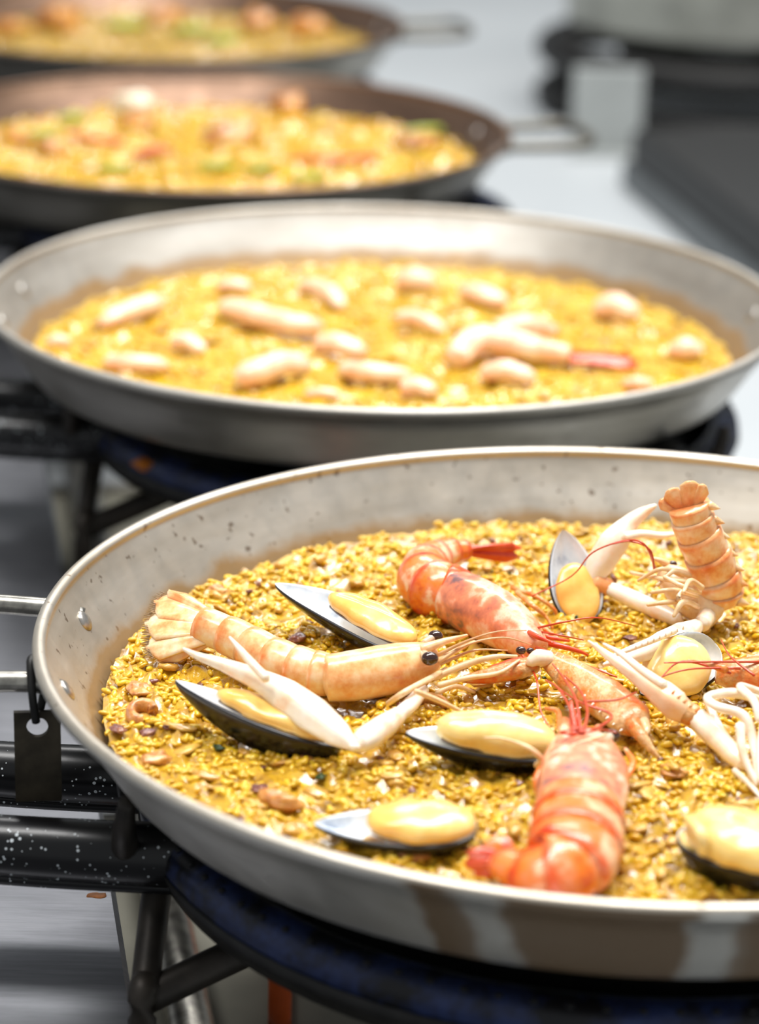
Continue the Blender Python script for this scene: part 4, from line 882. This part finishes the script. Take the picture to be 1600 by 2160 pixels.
# ------------------------------------------------------------------ tag hanging from the handle
g0 = at(78, 1500, ZR - .030); wv = np.array([1, 0, 0]); s_ = scale_at(g0)
def plate(cx, cz_top, w, h, hole, y, th):
    """upright plate with a round hole near its top"""
    cz = cz_top - hole * 1.5; V = []; F = []; kt, kb = cz_top - cz, cz - cz_top + h
    an = sorted(list(np.linspace(0, 2 * math.pi, 28, endpoint=False)) + [math.atan2(kt, w / 2), math.pi - math.atan2(kt, w / 2), math.pi + math.atan2(kb, w / 2), 2 * math.pi - math.atan2(kb, w / 2)]); n = len(an)
    for a_ in an:
        c_, s2 = math.cos(a_), math.sin(a_); k = min(w / 2 / max(abs(c_), 1e-6), (cz_top - cz if s2 > 0 else cz - (cz_top - h)) / max(abs(s2), 1e-6))
        for yy in (y - th / 2, y + th / 2): V += [(cx + hole * c_, yy, cz + hole * s2), (cx + k * c_, yy, cz + k * s2)]
    for i in range(n):
        p, q = i * 4, ((i + 1) % n) * 4
        F += [(p, p + 1, q + 1, q), (p + 2, q + 2, q + 3, p + 3), (p, q, q + 2, p + 2), (p + 1, p + 3, q + 3, q + 1)]
    return np.array(V), F, cz
yT = g0[1]
V, F, cz = plate(g0[0], g0[2], 98 / s_, 195 / s_ / math.cos(PITCH), 23 / s_, yT, 0.003)
tg = thing('metal_tag', 'dark metal plate with a round hole hanging from the left pan handle', 'tag', (g0[0], yT, g0[2] - 0.04))
a_ = 0.12; V = np.c_[g0[0] + (V[:, 0] - g0[0]) * math.cos(a_) - (V[:, 1] - yT) * math.sin(a_), yT + (V[:, 0] - g0[0]) * math.sin(a_) + (V[:, 1] - yT) * math.cos(a_), V[:, 2]]
part('plate', (V, F), M['plate'], tg, False)
hz = ZR - .013
lp = [(g0[0], yT + .004, cz + .003), (g0[0] + .002, yT + .007, cz + .012), (g0[0] + .002, yT + .012, hz - .008), (g0[0], yT + .012, hz + .004), (g0[0] - .003, yT + .004, hz + .009), (g0[0] - .002, yT - .003, hz), (g0[0] - .001, yT - .006, cz + .016), (g0[0], yT - .004, cz + .004)]
part('wire_loop', tube(lp, 0.0021, 10, 5), M['iron'], tg)

# ------------------------------------------------------------------ hose, drips
hp = at(590, 2110, 0.03)
hs = thing('gas_hose', 'orange gas hose standing up from the floor under the nearest burner', 'hose', (hp[0], hp[1], 0))
aw = nrm([hp[0], hp[1], 0]); h0 = hp * np.array([1, 1, 0])
part('hose', tube([h0 + np.array([0, 0, .166]), h0 + np.array([0, 0, .11]), h0 + np.array([0, 0, .04]), h0 + aw * .008 + np.array([0, 0, .015]), h0 + aw * .05 + np.array([0, 0, .0085]), h0 + aw * .4 + np.array([0, 0, .0085])], 0.0068, 14, 6), M['orange'], hs)
part('coupling', tube([h0 + np.array([0, 0, .160]), h0 + np.array([0, 0, .177])], 0.009, 12, 2), M['trim'], hs)
def drip(px, py, z, r, label, ar=(1.3, .8, .12)):
    p = at(px, py, z); s = scale_at(p); V, F = ball((0, 0, 0), np.array(ar) * r / s, 16, 9)
    V = V * (1 + 0.15 * Noise(1, 12, 3, int(px))(V * s / r))[:, None]
    tag(link('sauce_drip', new_mesh('sauce_drip', V, F, True, [M['sauce_orange']]), None, p), label, 'drip')
drip(203, 1888, TZ, 17, 'orange sauce drop on the steel bench by the front feeder tube')
drip(27, 1862, TZ, 8, 'tiny orange sauce spot on the bench at the frame edge')
drip(302, 978, ZR - .079, 20, 'orange food scrap on the blued ring of the second burner', (1, 1, .6))

# ------------------------------------------------------------------ second row at the right, far back
c0, c1 = at(1275, 352, 0), at(1475, 522, 0); dd = nrm(c1 - c0); side = np.array([-dd[1], dd[0], 0]); aS = math.atan2(dd[1], dd[0])
if side[0] < 0: side = -side
SL, SW, SH = 2.2, 0.7, 0.075
sc_ = c0 + dd * (SL / 2 + 0.14) + side * SW / 2
st = thing('stove_block', 'low dark stove block with grey base trim at the far right', 'stove', (sc_[0], sc_[1], 0))
part('body', box((sc_[0], sc_[1], SH / 2 + 0.02), (SL, SW, SH - 0.02), aS, 0.006), M['dark'], st, False)
part('base_trim', box((sc_[0], sc_[1], 0.019), (SL + .02, SW + .02, 0.038), aS, 0.004), M['trim'], st, False)
# big pot on a low ring burner behind the block
def ray(px, py, y):
    d = FW * FPX + (px - 800) * RT + (1080 - py) * UP; return CP + d * (y / d[1])
def shift(VF, c): return np.asarray(VF[0]) + np.array([c[0], c[1], 0]), VF[1]
bp = ray(1535, 108, 4.32); zb = bp[2]
br = thing('gas_burner', 'black burner stand under the large pot at top right', 'burner', (bp[0], bp[1], 0))
part('outer_ring', shift(torus(0.295, 0.024, zb, 80, 12), bp), M['iron'], br)
part('inner_ring', shift(torus(0.16, 0.024, zb, 60, 12), bp), M['iron'], br)
for k in range(4):
    a_ = math.radians(20 + 90 * k); c_, s2 = math.cos(a_), math.sin(a_)
    part('cross_bar', tube([(bp[0] + .03 * c_, bp[1] + .03 * s2, zb + .026), (bp[0] + .31 * c_, bp[1] + .31 * s2, zb + .026)], 0.012, 10, 3), M['iron'], br)
    part('leg', tube([(bp[0] + .295 * c_, bp[1] + .295 * s2, zb), (bp[0] + .305 * c_, bp[1] + .305 * s2, .05), (bp[0] + .31 * c_, bp[1] + .31 * s2, 0.002)], 0.013, 10, 4), M['iron'], br)
part('lower_ring', shift(torus(0.30, 0.018, 0.022, 80, 10), bp), M['iron'], br)
zp = zb + .04
pot = thing('stockpot', 'large dull aluminium pot cut by the top right corner', 'pot', (bp[0], bp[1], zp))
part('pot_body', shift(lathe([(0.001, zp), (.255, zp), (.268, zp + .008), (.27, zp + .02), (.27, zp + .34), (.277, zp + .345), (.277, zp + .35), (.265, zp + .35), (.264, zp + .02), (.25, zp + .006), (.001, zp + .006)], 80), bp), M['potsteel'], pot)
for sgn in (-1, 1):
    part('handle', tube([(bp[0] + sgn * .268, bp[1] - .06, zp + .27), (bp[0] + sgn * .31, bp[1] - .05, zp + .275), (bp[0] + sgn * .32, bp[1], zp + .277), (bp[0] + sgn * .31, bp[1] + .05, zp + .275), (bp[0] + sgn * .268, bp[1] + .06, zp + .27)], 0.009, 10, 5), M['potsteel'], pot)
# grey sheet standing on the floor in front of that burner
w0, w1 = ray(1200, 345, 3.92), ray(1348, 349, 3.92); wc = (w0 + w1) / 2; wl = w1[0] - w0[0]
ws = thing('windbreak_sheet', 'grey sheet metal windbreak standing before the far pot burner', 'sheet', (wc[0], 3.92, 0))
part('sheet', box((wc[0], 3.92, 0.066), (wl, 0.008, 0.132), 0, 0.002), M['sheet'], ws, False)
part('foot_fold', box((wc[0], 3.90, 0.003), (wl, 0.04, 0.006), 0, 0.001), M['sheet'], ws, False)
